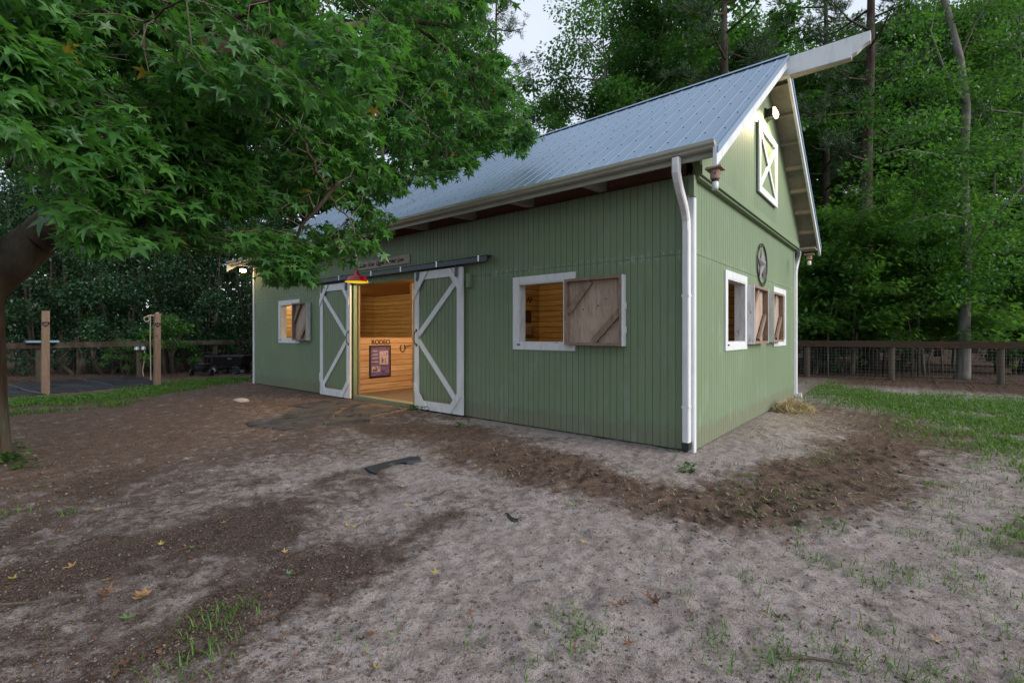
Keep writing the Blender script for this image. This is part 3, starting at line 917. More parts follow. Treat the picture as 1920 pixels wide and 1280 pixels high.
# floodlights
t = thing('flood_lamp', (0.115, 3.52, 5.30), 'glaring white flood lamp high on the gable above the loft hatch', 'flood lamp')
LZ = 5.19; LY = 3.32
mb = MB(); mb.box(0.113, 0.145, LY - 0.10, LY + 0.10, LZ - 0.02, LZ + 0.16); mb.build('back_box', M['iron'], t)
mb = MB(); mb.box(0.146, 0.25, LY - 0.085, LY + 0.085, LZ - 0.005, LZ + 0.14); mb.build('housing', M['iron'], t)
mb = MB(); mb.prism([(0.2505, LZ + 0.0), (0.285, LZ + 0.015), (0.30, LZ + 0.07), (0.285, LZ + 0.125), (0.2505, LZ + 0.14)], (0, LY - 0.095, 0), (1, 0, 0), (0, 0, 1), (0, 0.19, 0)); mb.build('lens', M['warm'], t)
li = bpy.data.lights.new('flood_light', 'SPOT'); li.energy = 95; li.color = (1.0, 0.80, 0.50); li.spot_size = R(165); li.spot_blend = 0.5; li.shadow_soft_size = 0.08
lo = bpy.data.objects.new('flood_light', li); COL.objects.link(lo); lo.parent = t
lo.location = Vector((0.40, LY - 0.02, LZ + 0.03)) - ROOT[t.name]; lo.rotation_euler = (0, R(12), 0)
t = thing('flood_lamp', (-12.8, -0.05, 3.33), 'small round glaring flood lamp under the eave at the far end of the barn', 'flood lamp')
c = Vector((-12.80, -0.285, 3.292))
mb = MB(); mb.box(-12.86, -12.74, -0.06, -0.036, 3.25, 3.37); mb.tube([(-12.80, -0.06, 3.33), (-12.80, -0.16, 3.345), (-12.80, -0.22, 3.33)], 0.018, 8); mb.lathe((-12.80, -0.24, 3.275), [(0.05, 0.03), (0.06, 0.05), (0.05, 0.085), (0.02, 0.10)], 14); mb.build('bracket', M['iron'], t)
mb = MB(); mb.lathe((c.x, c.y, c.z - 0.06), [(0.03, 0), (0.075, 0.02), (0.09, 0.055), (0.07, 0.098)], 16); mb.build('lens', M['warm'], t, smooth=True)
li = bpy.data.lights.new('flood_light', 'POINT'); li.energy = 4.5; li.color = (1.0, 0.66, 0.30); li.shadow_soft_size = 0.07
lo = bpy.data.objects.new('flood_light', li); COL.objects.link(lo); lo.parent = t; lo.location = c + Vector((0, -0.14, -0.16)) - ROOT[t.name]

# red gooseneck barn lamp
t = thing('gooseneck_lamp', (-6.2, -0.02, 2.5), 'red enamel barn lamp with yellow underside on a galvanised gooseneck', 'barn lamp')
lx, ly, lz = -6.08, -0.80, 2.445
mb = MB(); mb.lathe((lx, ly, lz), [(0.215, 0.0), (0.225, 0.004), (0.22, 0.014), (0.205, 0.03), (0.19, 0.05), (0.18, 0.085), (0.155, 0.105), (0.09, 0.12), (0.055, 0.13), (0.042, 0.16), (0.036, 0.215), (0.025, 0.225)], 36)
sh = mb.build('lamp_shade', M['red'], t, smooth=True)
mb = MB(); mb.lathe((lx, ly, lz - 0.006), [(0.214, 0.0), (0.218, 0.002), (0.218, 0.0055), (0.02, 0.0055)], 36); mb.build('shade_lining', M['yellowglow'], sh)
mb = MB()
mb.lathe((lx, ly, lz - 0.012), [(0.06, 0), (0.10, 0.002), (0.10, 0.005)], 20); mb.build('bulb', M['yellowglow'], t)
li = bpy.data.lights.new('lamp_light', 'SPOT'); li.energy = 55; li.color = (1.0, 0.70, 0.36); li.spot_size = R(130); li.spot_blend = 0.8; li.shadow_soft_size = 0.12
lo = bpy.data.objects.new('lamp_light', li); COL.objects.link(lo); lo.parent = t; lo.location = Vector((lx, ly, lz - 0.05)) - ROOT[t.name]
mb = MB()
mb.tube([(-6.47, -0.014, 3.10), (-6.44, -0.25, 3.105), (-6.35, -0.5, 3.10), (-6.22, -0.70, 3.07), (-6.12, -0.79, 3.0), (lx, ly, 2.9), (lx, ly, 2.67)], 0.014, 8); mb.build('gooseneck', M['steel'], t, smooth=True)
mb = MB(); mb.lathe((-6.47, -0.046, 3.10), [(0.035, 0), (0.06, 0.01), (0.062, 0.032)], 16, 'y'); mb.build('wall_plate', M['steel'], t)

# things on the partition and stall wall
t = thing('framed_poster', (-7.70, 0.84, 0.8), 'purple framed poster with pale pictures on the stall partition', 'poster')
mb = MB(); X = -7.699
for a, b, c_, d in ((0.545, 1.135, 0.425, 0.452), (0.545, 1.135, 1.15, 1.177), (0.545, 0.572, 0.452, 1.15), (1.108, 1.135, 0.452, 1.15)): mb.box(X, X + 0.025, a, b, c_, d)
mb.build('frame', M['black'], t)
def poster():
    tt = NT('purple_poster')
    p = tt.pos((1, 1, 1), False); n = tt.noise(7, 5, 0.7, tt.pos((1, 1, 3), False))
    c = tt.mix(tt.ramp(n, [(0.35, 0), (0.62, 1)]), (0.05, 0.035, 0.11), (0.16, 0.11, 0.24))
    return tt.end(tt.bsdf(c, 0.3))
mb = MB(); mb.box(X, X + 0.012, 0.572, 1.108, 0.452, 1.15); sheet = mb.build('print', poster(), t)
mb = MB(); Xp = X + 0.0135
mb.box(Xp - .001, Xp, 0.82, 1.06, 0.72, 1.04)
mb.box(Xp - .001, Xp, 0.61, 0.84, 0.55, 0.68)
for q in range(4): mb.box(Xp - .001, Xp, 0.61 + 0.01 * q, 0.78 - 0.02 * (q % 2), 0.78 + q * 0.085, 0.80 + q * 0.085)
mb.build('pale_panel', M['paper'], sheet)
mb = MB()
for (y_, z_, w_, h_) in ((0.845, 0.74, .19, .27), (0.63, 0.565, .19, .10)) or ((0.90, 0.86, .09, .09), (0.93, 0.95, .05, .07), (0.88, 0.77, .03, .09), (0.97, 0.77, .03, .09), (0.69, 0.57, .08, .05), (0.72, 0.62, .04, .035)):
    mb.prism([(y_, z_), (y_ + w_, z_), (y_ + w_, z_ + h_), (y_, z_ + h_)], (Xp + 0.0005, 0, 0), (0, 1, 0), (0, 0, 1), (0.001, 0, 0))
def collage():
    tt = NT('printed_photo')
    p = tt.pos((1, 1, 1), False); n = tt.noise(13, 3, 0.6, p); n2 = tt.noise(22, 2, 0.5, p)
    c = tt.mix(tt.ramp(n, [(0.42, 0), (0.5, 1)]), (0.05, 0.03, 0.06), (0.36, 0.32, 0.40))
    c = tt.mix(tt.ramp(n2, [(0.6, 0), (0.64, 1)]), c, (0.35, 0.08, 0.07))
    return tt.end(tt.bsdf(c, 0.3))


mb.build('picture', collage(), sheet)
text('RODEO', 0.155, (-7.698, 0.60, 1.205), (0, 1, 0), (0, 0, 1), 0.006, M['burnt'], 'rodeo_letters', None, 0, 0.98, 0.004, (-7.7, 0.8, 1.2))
tag(bpy.data.objects['rodeo_letters'], 'dark brown cut letters reading RODEO above the framed poster', 'wall letters')
mb = MB()
mb.tube([(-7.688, 1.50 + 0.075 * math.sin(a), 1.10 - 0.09 * math.cos(a)) for a in np.linspace(-2.5, 2.5, 18)], 0.013, 6)
mb.tube([(-7.685, 1.56, 1.14), (-7.66, 1.66, 1.15), (-7.66, 1.74, 1.17)], 0.008, 6)
tag(mb.build('horseshoe', M['iron'], None, (-7.69, 1.5, 1.1)), 'dark horseshoe with a hook nailed right of the framed poster', 'horseshoe')
t = thing('lead_rope', (-7.69, 0.20, 1.0), 'purple lead rope with a white and black clip hanging by the left door', 'rope')
mb = MB(); mb.tube([(-7.68, 0.19, 1.12), (-7.675, 0.195, 0.98), (-7.68, 0.19, 0.80)], 0.012, 6); mb.build('rope', M['purple'], t)
mb = MB(); mb.tube([(-7.675, 0.19, 0.80), (-7.67, 0.19, 0.72)], 0.02, 6); mb.build('clip', M['paper'], t)
mb = MB(); mb.tube([(-7.672, 0.215, 0.80), (-7.66, 0.235, 0.73), (-7.668, 0.205, 0.66)], 0.018, 6); mb.build('snap_hook', M['black'], t)
text('AF', 0.22, (-5.298, 3.47, 2.24), (0, 1, 0), (0, 0, 1), 0.006, M['burnt'], 'wall_letters', None, 0, 0.95, 0.004, (-5.3, 3.3, 2.3))
tag(bpy.data.objects['wall_letters'], 'dark letters AF on the pine wall seen through the wide near window', 'wall letters')
t = thing('small_picture', (-5.30, 3.45, 1.95), 'small dark framed picture on the pine wall inside the near window', 'picture')
mb = MB(); mb.box(-5.299, -5.275, 3.30, 3.62, 1.74, 2.03); mb.build('frame', M['black'], t)
mb = MB(); mb.box(-5.2745, -5.272, 3.33, 3.59, 1.77, 2.0); mb.build('print', M['burnt'], t)
mb = MB(); mb.box(-5.299, -5.22, 3.32, 3.58, 1.46, 1.64); mb.box(-5.299, -5.20, 3.30, 3.60, 1.44, 1.459)
tag(mb.build('wall_shelf_box', M['cedar'], None, (-5.25, 3.35, 1.6)), 'little pale box shelf below the picture inside the near window', 'shelf')

# ------------------------------------------------------------------ ground
_lat = np.random.default_rng(5).random((256, 256))


def vnoise(x, y):
    xi = np.floor(x).astype(int); yi = np.floor(y).astype(int)
    fx = x - xi; fy = y - yi
    fx = fx * fx * (3 - 2 * fx); fy = fy * fy * (3 - 2 * fy)
    a = _lat[xi & 255, yi & 255]; b = _lat[(xi + 1) & 255, yi & 255]; c = _lat[xi & 255, (yi + 1) & 255]; d = _lat[(xi + 1) & 255, (yi + 1) & 255]
    return (a * (1 - fx) + b * fx) * (1 - fy) + (c * (1 - fx) + d * fx) * fy


def fbm(x, y, s, o=4, g=0.5, off=0.0):
    t = 0; a = 1; n = 0
    for i in range(o):
        t = t + a * vnoise(x * s + 17.3 * i + off, y * s + 9.1 * i + off); n += a; a *= g; s *= 2.03
    return t / n


def sm(a, b, x):
    t = np.clip((x - a) / (b - a), 0, 1)
    return t * t * (3 - 2 * t)


def polydist(x, y, pts):
    d = np.full(x.shape, 1e9)
    for (ax, ay), (bx, by) in zip(pts, pts[1:]):
        vx, vy = bx - ax, by - ay
        t = np.clip(((x - ax) * vx + (y - ay) * vy) / (vx * vx + vy * vy + 1e-9), 0, 1)
        d = np.minimum(d, np.hypot(x - ax - t * vx, y - ay - t * vy))
    return d


def gp(*pp):
    return [tuple(gnd(a, b)[:2]) for a, b in pp]


ARC = gp((700, 800), (860, 812), (960, 858), (1080, 895), (1200, 925), (1330, 945), (1450, 930), (1560, 895), (1660, 850), (1700, 815), (1640, 780))
DOORWAY = gp((330, 760), (480, 745), (600, 765), (560, 830), (380, 800))
LEAFY = gp((60, 1080), (260, 1030), (420, 1000), (520, 960))
LEAFY2 = gp((0, 1020), (150, 940), (200, 890))
LEAFY3 = gp((250, 1240), (420, 1140), (620, 1060))
BROWN2 = gp((640, 1090), (760, 1010), (860, 960))
BROWN_R = gp((1495, 760), (1560, 770), (1650, 790), (1740, 830))
LAWN_R = gp((1500, 712), (1600, 742), (1720, 765), (1830, 800), (1940, 850), (2100, 1000))
GRASS_L = gp((-60, 758), (60, 755), (150, 749), (250, 739), (330, 724), (420, 714))
GRASS_L2 = gp((60, 775), (160, 768), (260, 752))
PALE = gp((560, 860), (740, 880), (900, 960), (1000, 1060), (1060, 1200))
TRUNK = (-5.78, -5.80)


def masks(x, y):
    w1 = fbm(x, y, 0.9, 4); w2 = fbm(x, y, 3.1, 4, 0.6, 3.3); w3 = fbm(x, y, 9.0, 3, 0.6, 8.1)
    wob = (w1 - 0.5) * 1.1 + (w2 - 0.5) * 0.5
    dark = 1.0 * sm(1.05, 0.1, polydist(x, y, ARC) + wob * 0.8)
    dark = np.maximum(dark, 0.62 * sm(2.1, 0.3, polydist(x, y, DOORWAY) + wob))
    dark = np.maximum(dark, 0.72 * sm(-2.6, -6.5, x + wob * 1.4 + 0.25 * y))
    lf = np.maximum(sm(0.9, 0.0, polydist(x, y, LEAFY) + wob * 0.8), sm(0.55, 0.0, polydist(x, y, LEAFY2) + wob * 0.8))
    lf = np.maximum(lf, 0.8 * sm(0.6, 0.0, polydist(x, y, LEAFY3) + wob * 0.7))
    lf = np.maximum(lf, 0.75 * sm(0.4, 0.0, polydist(x, y, BROWN2) + wob * 0.6))
    lf = np.maximum(lf, 0.55 * sm(0.50, 0.62, w1) * sm(0.5, -2.5, x))
    dark = np.maximum(dark, 0.72 * sm(1.7, 0.3, polydist(x, y, BROWN_R) + wob * 0.8))
    A_, B_ = gnd(720, 1330), gnd(540, 860)
    sd = ((x - A_[0]) * (B_[1] - A_[1]) - (y - A_[1]) * (B_[0] - A_[0])) / math.hypot(B_[0] - A_[0], B_[1] - A_[1])
    lf = np.maximum(lf, 0.52 * sm(-0.4, 1.3, -sd + wob * 0.9))
    # forest floor beyond the fences
    wood_ = np.maximum(sm(-14.6, -17.5, x + wob), sm(9.0, 11.5, y + wob + 0.0 * x))
    lawn = sm(0.2, 0.9, -0.0 * x)
    px = (x - EYE[0]) * RT[0] + (y - EYE[1]) * RT[1]; pz = (x - EYE[0]) * FW[0] + (y - EYE[1]) * FW[1]
    return dark, lf, wood_, w1, w2, w3, wob


def in_poly(x, y, poly):
    ins = np.zeros(x.shape, bool); n = len(poly)
    for i in range(n):
        x1, y1 = poly[i]; x2, y2 = poly[(i + 1) % n]
        c = ((y1 > y) != (y2 > y)) & (x < (x2 - x1) * (y - y1) / (y2 - y1 + 1e-12) + x1)
        ins ^= c
    return ins


LAWN_POLY = gp((1489, 722), (1500, 708), (1560, 724), (1700, 742), (1930, 748), (2150, 760), (2400, 900), (2050, 930), (1900, 850), (1800, 830), (1760, 800), (1650, 770), (1560, 748), (1500, 742))
LAWN2 = gp((1850, 985), (1930, 960), (2100, 1000), (2050, 1080), (1900, 1050), (1830, 1020))


def grass_amount(x, y):
    wob = (fbm(x, y, 1.3, 4, 0.55, 5.5) - 0.5)
    def soft(poly, w):
        d = polydist(x, y, poly + poly[:1])
        s = np.where(in_poly(x, y, poly), -d, d)
        return sm(w, -w, s + wob * 1.6 * w)
    a = soft(LAWN_POLY, 0.9) * sm(0.30, 0.60, fbm(x, y, 1.9, 4, 0.6, 31.0) + 0.10)
    a = np.maximum(a, soft(LAWN2, 0.25) * 0.9)
    a = np.maximum(a, sm(1.25, 0.5, polydist(x, y, GRASS_L) + wob * 0.8))
    a = np.maximum(a, 0.55 * sm(0.5, 0.0, polydist(x, y, GRASS_L2) + wob * 1.2))
    return a * ~((x < 0.05) & (x > XL - 0.05) & (y > -0.03) & (y < YB + .03))


def axis(lo, hi, step, far, n):
    c = list(np.arange(lo, hi + 1e-6, step))
    g = step; a = hi; out = []
    while a < far: g *= 1.22; a += g; out.append(a)
    g = step; b = lo; pre = []
    while b > -far: g *= 1.22; b -= g; pre.append(b)
    return np.array(pre[::-1] + c + out)


pits = []
pr = np.random.default_rng(21)
for _ in range(420):          # hoof prints in the trodden arc
    i = pr.integers(1, len(ARC) - 1); a = np.array(ARC[i]); b = np.array(ARC[i + 1]) if i + 1 < len(ARC) else a
    p = a + (b - a) * pr.random() + pr.normal(0, 0.38, 2)
    pits.append((p[0], p[1], pr.uniform(0.025, 0.095), pr.uniform(0.008, 0.038)))
for _ in range(260):
    q = gnd(pr.uniform(1000, 1950) if pr.random() < .8 else pr.uniform(700, 1000), pr.uniform(880, 1290))
    pits.append((q[0], q[1], pr.uniform(0.015, 0.07), pr.uniform(0.004, 0.020)))
for _ in range(150):
    q = gnd(pr.uniform(0, 900), pr.uniform(820, 1290))
    pits.append((q[0], q[1], pr.uniform(0.03, 0.06), pr.uniform(0.005, 0.013)))


def ground_z(x, y, fine=True):
    dark, lf, wd, w1, w2, w3, wob = masks(x, y)
    z = (fbm(x, y, 0.45, 3) - 0.5) * 0.07
    near_wall = sm(0.0, 1.0, np.maximum(np.maximum(-y, x), np.maximum(XL - x, 0)))
    z = z * near_wall
    z += 0.10 * np.exp(-((x - TRUNK[0]) ** 2 + (y - TRUNK[1]) ** 2) / 0.9)
    z += 0.05 * np.exp(-(np.maximum(x - 0.5, 0) ** 2 + (y - 2.2) ** 2 * 0.25) / 0.35) * sm(-0.1, 0.3, x)
    lumps = (w2 - 0.5) * 0.05 + (w3 - 0.5) * 0.04
    z += lumps * (0.35 + 0.9 * dark + 0.35 * lf) * sm(0.0, 0.35, np.maximum(-y, x))
    if fine:
        z += (fbm(x, y, 19, 2, 0.7, 2.2) - 0.5) * 0.020 + (vnoise(x * 37, y * 37) - 0.5) * 0.012
        z += (fbm(x * 1.0 + 0.35 * y, y * 1.5, 8.0, 3, 0.6, 6.6) - 0.5) * 0.032 * (0.45 + 0.75 * sm(-3.5, 1.5, x)) * sm(0.0, 0.3, np.maximum(-y, x))
        z += (fbm(x, y, 14, 2, 0.6, 4.4) - 0.5) * 0.010 * sm(-6, -1, x)
        # tyre ridges pressed into the sand
        ang = R(28)
        u = x * math.cos(ang) + y * math.sin(ang); v = -x * math.sin(ang) + y * math.cos(ang)
    # below the floor of the barn
    ins = (x < -0.1) & (x > XL + 0.1) & (y > 0.1) & (y < YB - 0.1)
    z = np.where(ins, -0.06, z)
    return z


gx = axis(-9.6, 4.4, 0.026, 170, 0); gy = axis(-6.4, 2.0, 0.026, 170, 0)
GX, GY = np.meshgrid(gx, gy, indexing='ij')
GZ = ground_z(GX, GY)
for (px_, py_, r_, d_) in pits:
    i0, i1 = np.searchsorted(gx, [px_ - 2.2 * r_, px_ + 2.2 * r_]); j0, j1 = np.searchsorted(gy, [py_ - 2.2 * r_, py_ + 2.2 * r_])
    if i1 <= i0 or j1 <= j0: continue
    dx = GX[i0:i1, j0:j1] - px_; dy = GY[i0:i1, j0:j1] - py_
    th_ = pr.uniform(0, 6.28); el_ = pr.uniform(0.55, 0.95)
    du = dx * math.cos(th_) + dy * math.sin(th_); dv = (-dx * math.sin(th_) + dy * math.cos(th_)) / el_
    at_ = np.arctan2(dv, du)
    rr = np.hypot(du, dv) / (r_ * (1 + 0.22 * np.sin(2 * at_ + th_ * 3) + 0.14 * np.sin(3 * at_ + th_) + 0.10 * np.sin(5 * at_ + 2 * th_)))
    if abs(px_) < 20 and not (px_ < 0.15 and py_ > -0.15):
        GZ[i0:i1, j0:j1] += -d_ * np.exp(-rr ** 4) * (0.65 + 0.35 * np.tanh(du / r_ * 1.5)) + 0.5 * d_ * np.exp(-((rr - 1.3) / 0.3) ** 2) * (0.5 + 0.5 * np.cos(at_ - th_))
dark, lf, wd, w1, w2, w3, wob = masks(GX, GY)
ga = grass_amount(GX, GY)
V = np.stack([GX, GY, GZ], -1).reshape(-1, 3)
nx, ny = GX.shape
ii, jj = np.meshgrid(np.arange(nx - 1), np.arange(ny - 1), indexing='ij')
base = (ii * ny + jj).ravel()
Fq = np.stack([base, base + ny, base + ny + 1, base + 1], -1)


def ground_mat():
    t = NT('yard_soil')
    p = t.pos((1, 1, 1), False)
    at = t.n('ShaderNodeAttribute', attribute_name='cover').outputs['Color']
    sp = t.n('ShaderNodeSeparateColor', {0: at})
    dk, lfm, gr = sp.outputs[0], sp.outputs[1], sp.outputs[2]
    wd = t.n('ShaderNodeAttribute', attribute_name='forest').outputs['Fac']
    n1 = t.noise(2.2, 6, 0.65, p); n2 = t.noise(11, 6, 0.7, p, 0.4); n3 = t.noise(55, 4, 0.7, p); n4 = t.noise(170, 2, 0.6, p)
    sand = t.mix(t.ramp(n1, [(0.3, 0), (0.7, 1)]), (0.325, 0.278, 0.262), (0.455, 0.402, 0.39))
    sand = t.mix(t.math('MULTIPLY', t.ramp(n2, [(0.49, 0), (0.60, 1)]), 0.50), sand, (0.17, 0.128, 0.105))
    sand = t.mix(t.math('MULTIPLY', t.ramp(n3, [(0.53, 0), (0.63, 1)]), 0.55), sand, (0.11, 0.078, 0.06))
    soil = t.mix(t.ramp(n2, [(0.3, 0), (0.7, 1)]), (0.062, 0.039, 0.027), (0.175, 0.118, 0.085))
    soil = t.mix(t.math('MULTIPLY', t.ramp(n3, [(0.6, 0), (0.75, 1)]), 0.5), soil, (0.26, 0.19, 0.15))
    mould = t.mix(t.ramp(n3, [(0.35, 0), (0.7, 1)]), (0.045, 0.032, 0.027), (0.14, 0.098, 0.078))
    mould = t.mix(t.math('MULTIPLY', t.ramp(n4, [(0.6, 0), (0.7, 1)]), 0.5), mould, (0.20, 0.095, 0.06))
    n5 = t.noise(5.5, 7, 0.72, p, 0.6)
    brk = t.math('ADD', t.math('MULTIPLY', t.math('SUBTRACT', n5, 0.5), 1.5), t.math('ADD', t.math('MULTIPLY', t.math('SUBTRACT', n2, 0.5), 0.9), t.math('MULTIPLY', t.math('SUBTRACT', n3, 0.5), 0.7)))
    c = t.mix(t.math('MULTIPLY', t.ramp(t.math('ADD', lfm, brk), [(0.12, 0), (0.72, 1)]), t.ramp(lfm, [(0.0, 0), (0.12, 1)])), sand, mould)
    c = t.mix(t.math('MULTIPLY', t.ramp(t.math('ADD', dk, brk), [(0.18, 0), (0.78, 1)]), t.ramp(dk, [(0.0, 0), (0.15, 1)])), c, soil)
    # crumbs of bark and dung scattered everywhere
    vz = t.n('ShaderNodeTexVoronoi', {'Scale': 26, 'Vector': p, 'Randomness': 1.0})
    vz2 = t.n('ShaderNodeTexVoronoi', {'Scale': 61, 'Vector': p, 'Randomness': 1.0})
    c = t.mix(t.math('MULTIPLY', t.math('MULTIPLY', t.ramp(vz.outputs['Distance'], [(0.10, 1), (0.22, 0)]), t.ramp(n5, [(0.45, 0), (0.6, 1)])), 0.75), c, (0.06, 0.036, 0.026))
    c = t.mix(t.math('MULTIPLY', t.ramp(vz2.outputs['Distance'], [(0.12, 1), (0.26, 0)]), t.math('MULTIPLY', n2, 0.75)), c, (0.10, 0.07, 0.055))
    c = t.mix(t.math('MULTIPLY', t.ramp(n4, [(0.58, 0), (0.66, 1)]), 0.45), c, (0.44, 0.40, 0.385))
    gcol = t.mix(n3, (0.055, 0.058, 0.022), (0.10, 0.12, 0.035))
    c = t.mix(t.math('MULTIPLY', gr, 0.75), c, gcol)
    fl = t.mix(t.ramp(n3, [(0.35, 0), (0.68, 1)]), (0.045, 0.030, 0.022), (0.14, 0.092, 0.066))
    c = t.mix(wd, c, fl)
    h = t.math('ADD', t.math('MULTIPLY', n2, 0.38), t.math('ADD', t.math('MULTIPLY', n3, 0.42), t.math('MULTIPLY', n4, 0.20)))
    return t.end(t.bsdf(c, 0.95, 0, 0.12, h, 1.0, 0.075))


me = fast_mesh('ground', (V, Fq), 4, [ground_mat()], smooth=True)
ca = me.attributes.new('cover', 'FLOAT_COLOR', 'POINT')
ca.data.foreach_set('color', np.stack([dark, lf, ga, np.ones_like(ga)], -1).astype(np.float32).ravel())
fa = me.attributes.new('forest', 'FLOAT', 'POINT'); fa.data.foreach_set('value', (wd * (1 - ga)).astype(np.float32).ravel())
tag(link('ground', me), 'trodden sandy yard with dark leaf mould and hoof prints', 'ground', None, 'structure')


def gz(x, y):
    i = int(np.clip(np.searchsorted(gx, x), 0, nx - 1)); j = int(np.clip(np.searchsorted(gy, y), 0, ny - 1))
    return float(GZ[i, j])


# grass: curved blades
def blades(P, hgt, lean=0.6, width=0.006, r=rng):
    n = len(P)
    a = r.uniform(0, 2 * np.pi, n); h = hgt * r.uniform(0.5, 1.25, n)
    d = np.stack([np.cos(a), np.sin(a), np.zeros(n)], -1); s = np.stack([-np.sin(a), np.cos(a), np.zeros(n)], -1)
    le = (lean * r.uniform(0.2, 1.3, n) * h)[:, None]
    w = (width * r.uniform(0.7, 1.5, n))[:, None]
    z = np.array([0, 0, 1.0])
    b0 = P - s * w; b1 = P + s * w
    m = P + d * le * 0.35 + z * (h * 0.62)[:, None]
    t = P + d * le + z * (h * 0.92)[:, None]
    m0 = m - s * w * 0.75; m1 = m + s * w * 0.75
    V = np.stack([b0, b1, m1, m0, m0, m1, t + s * w * .1, t - s * w * .1], 1).reshape(-1, 3)
    return V


gr = np.random.default_rng(3)
pts = []
for n_, (xa, xb, ya, yb) in ((120000, (0.1, 7.5, 1.5, 13.0)), (70000, (-18, -8.5, -7.5, 2.5)), (9000, (1.5, 4.2, -1.0, 1.8))):
    x = gr.uniform(xa, xb, n_); y = gr.uniform(ya, yb, n_)
    keep = gr.random(n_) < grass_amount(x, y) ** 1.2
    pts.append(np.stack([x[keep], y[keep]], -1))
G2 = np.concatenate(pts)
G2 = np.column_stack([G2, [gz(a, b) - 0.005 for a, b in G2]])
V1 = blades(G2, 0.055, 0.9, 0.0065, gr)
nl_ = G2[:, 0] < -9; V1.reshape(-1, 8, 3)[nl_, :, 2] += 0; V1L = blades(G2[nl_], 0.07, 0.8, 0.009, gr)
# sparse tufts in the bare sand
tp = []
TUFTS = [(1080, 1195, 45), (1075, 1150, 14), (400, 1165, 40), (370, 1240, 60), (430, 1150, 16), (1100, 1190, 20), (880, 1210, 8), (1560, 985, 26), (1500, 1000, 14), (1530, 1050, 20), (1620, 1090, 18), (1690, 1080, 18), (1400, 1080, 12), (1470, 1230, 26), (1580, 1215, 22), (1760, 1250, 22), (1340, 1200, 18), (1360, 1240, 14), (1800, 1030, 24), (1850, 1010, 30), (1185, 895, 10), (1290, 885, 10), (1420, 895, 8), (1700, 1000, 20), (1280, 1120, 10), (1650, 1180, 18), (1880, 1170, 20), (640, 1200, 5), (725, 1215, 8), (1130, 965, 5), (1075, 950, 6), (20, 960, 20), (1900, 1260, 22), (1500, 1270, 28), (1700, 1270, 30), (1000, 1270, 12), (130, 960, 14), (1745, 905, 20), (1830, 880, 24)]
for (px, py, n_) in TUFTS:
    c = gnd(px, py)
    q = c[:2] + gr.normal(0, 0.05 + 0.0009 * n_, (n_ * 2, 2)); tp.append(q)
n_ = 21000
x = gr.uniform(-1.2, 4.2, n_); y = gr.uniform(-5.2, 1.2, n_)
kp = (fbm(x, y, 2.3, 4, 0.6, 12.0) > 0.56) & (gr.random(n_) < sm(-0.8, 1.6, x + 0.35 * y) * 0.75) & ~((x < 0.05) & (y > -0.05))
tp.append(np.stack([x[kp], y[kp]], -1))
T2 = np.concatenate(tp); T2 = np.column_stack([T2, [gz(a, b) - 0.004 for a, b in T2]])
V2 = blades(T2, 0.052, 1.1, 0.0024, gr)
VV = np.concatenate([V1, V1L, V2])
me = fast_mesh('grass', VV, 4, [M['grass']], np.repeat(gr.random(len(VV) // 8) * 0.9, 8))
tag(link('grass', me), 'short green grass on the lawn edges and thin tufts in the sand', 'grass', None, 'stuff')


# ------------------------------------------------------------------ leaves
def frames(n, d, up):
    """orthonormal leaf frames: d tip direction, up approximate normal"""
    d = d / (np.linalg.norm(d, axis=1, keepdims=True) + 1e-9)
    s = np.cross(d, up); s /= (np.linalg.norm(s, axis=1, keepdims=True) + 1e-9)
    nn = np.cross(s, d)
    return d, s, nn


def lobes():
    o = []
    for k, (a, r_) in enumerate([(-128, .62), (-64, .92), (0, 1.0), (64, .92), (128, .62)]):
        if k: o.append((a - 32, 0.34))
        o += [(a - 13, r_ * 0.60), (a, r_), (a + 13, r_ * 0.60)]
    o.append((180, 0.10))
    return [(r_ * math.cos(R(a)), r_ * math.sin(R(a))) for a, r_ in o]


STAR = np.array(lobes())
STAR_S = np.array([(r_ * math.cos(R(a)), r_ * math.sin(R(a))) for a, r_ in [(-115, .7), (-85, .36), (-58, .95), (-28, .36), (0, 1), (28, .36), (58, .95), (85, .36), (115, .7), (180, .2)]])


def star_leaves(P, d, up, size, tint, outline=STAR, droop=0.28):
    n = len(P); m = len(outline)
    d, s, nn = frames(n, d, up)
    o = outline
    r2 = (o ** 2).sum(1)
    V = np.empty((n, m + 1, 3))
    V[:, 0] = P + d * (0.05 * size)[:, None]
    fold = np.abs(o[:, 1])
    for k in range(m):
        V[:, k + 1] = P + d * (o[k, 0] * size)[:, None] + s * (o[k, 1] * size)[:, None] + nn * ((-droop * r2[k] + 0.16 * fold[k]) * size)[:, None]
    F = np.array([(0, 1 + k, 1 + (k + 1) % m) for k in range(m)])
    Fall = (np.arange(n)[:, None, None] * (m + 1) + F[None]).reshape(-1, 3)
    return V.reshape(-1, 3), Fall, np.repeat(tint, m + 1)


def oval_leaves(P, d, up, size, wid=0.42):
    d, s, nn = frames(len(P), d, up)
    L = size[:, None]
    a = P; b = P + d * L * 0.5 + s * L * wid * 0.5 + nn * L * 0.10; c = P + d * L - nn * L * 0.05; e = P + d * L * 0.5 - s * L * wid * 0.5 + nn * L * 0.10
    return np.stack([a, b, c, e], 1).reshape(-1, 3)


def unit(n, r):
    v = r.normal(0, 1, (n, 3)); return v / np.linalg.norm(v, axis=1, keepdims=True)


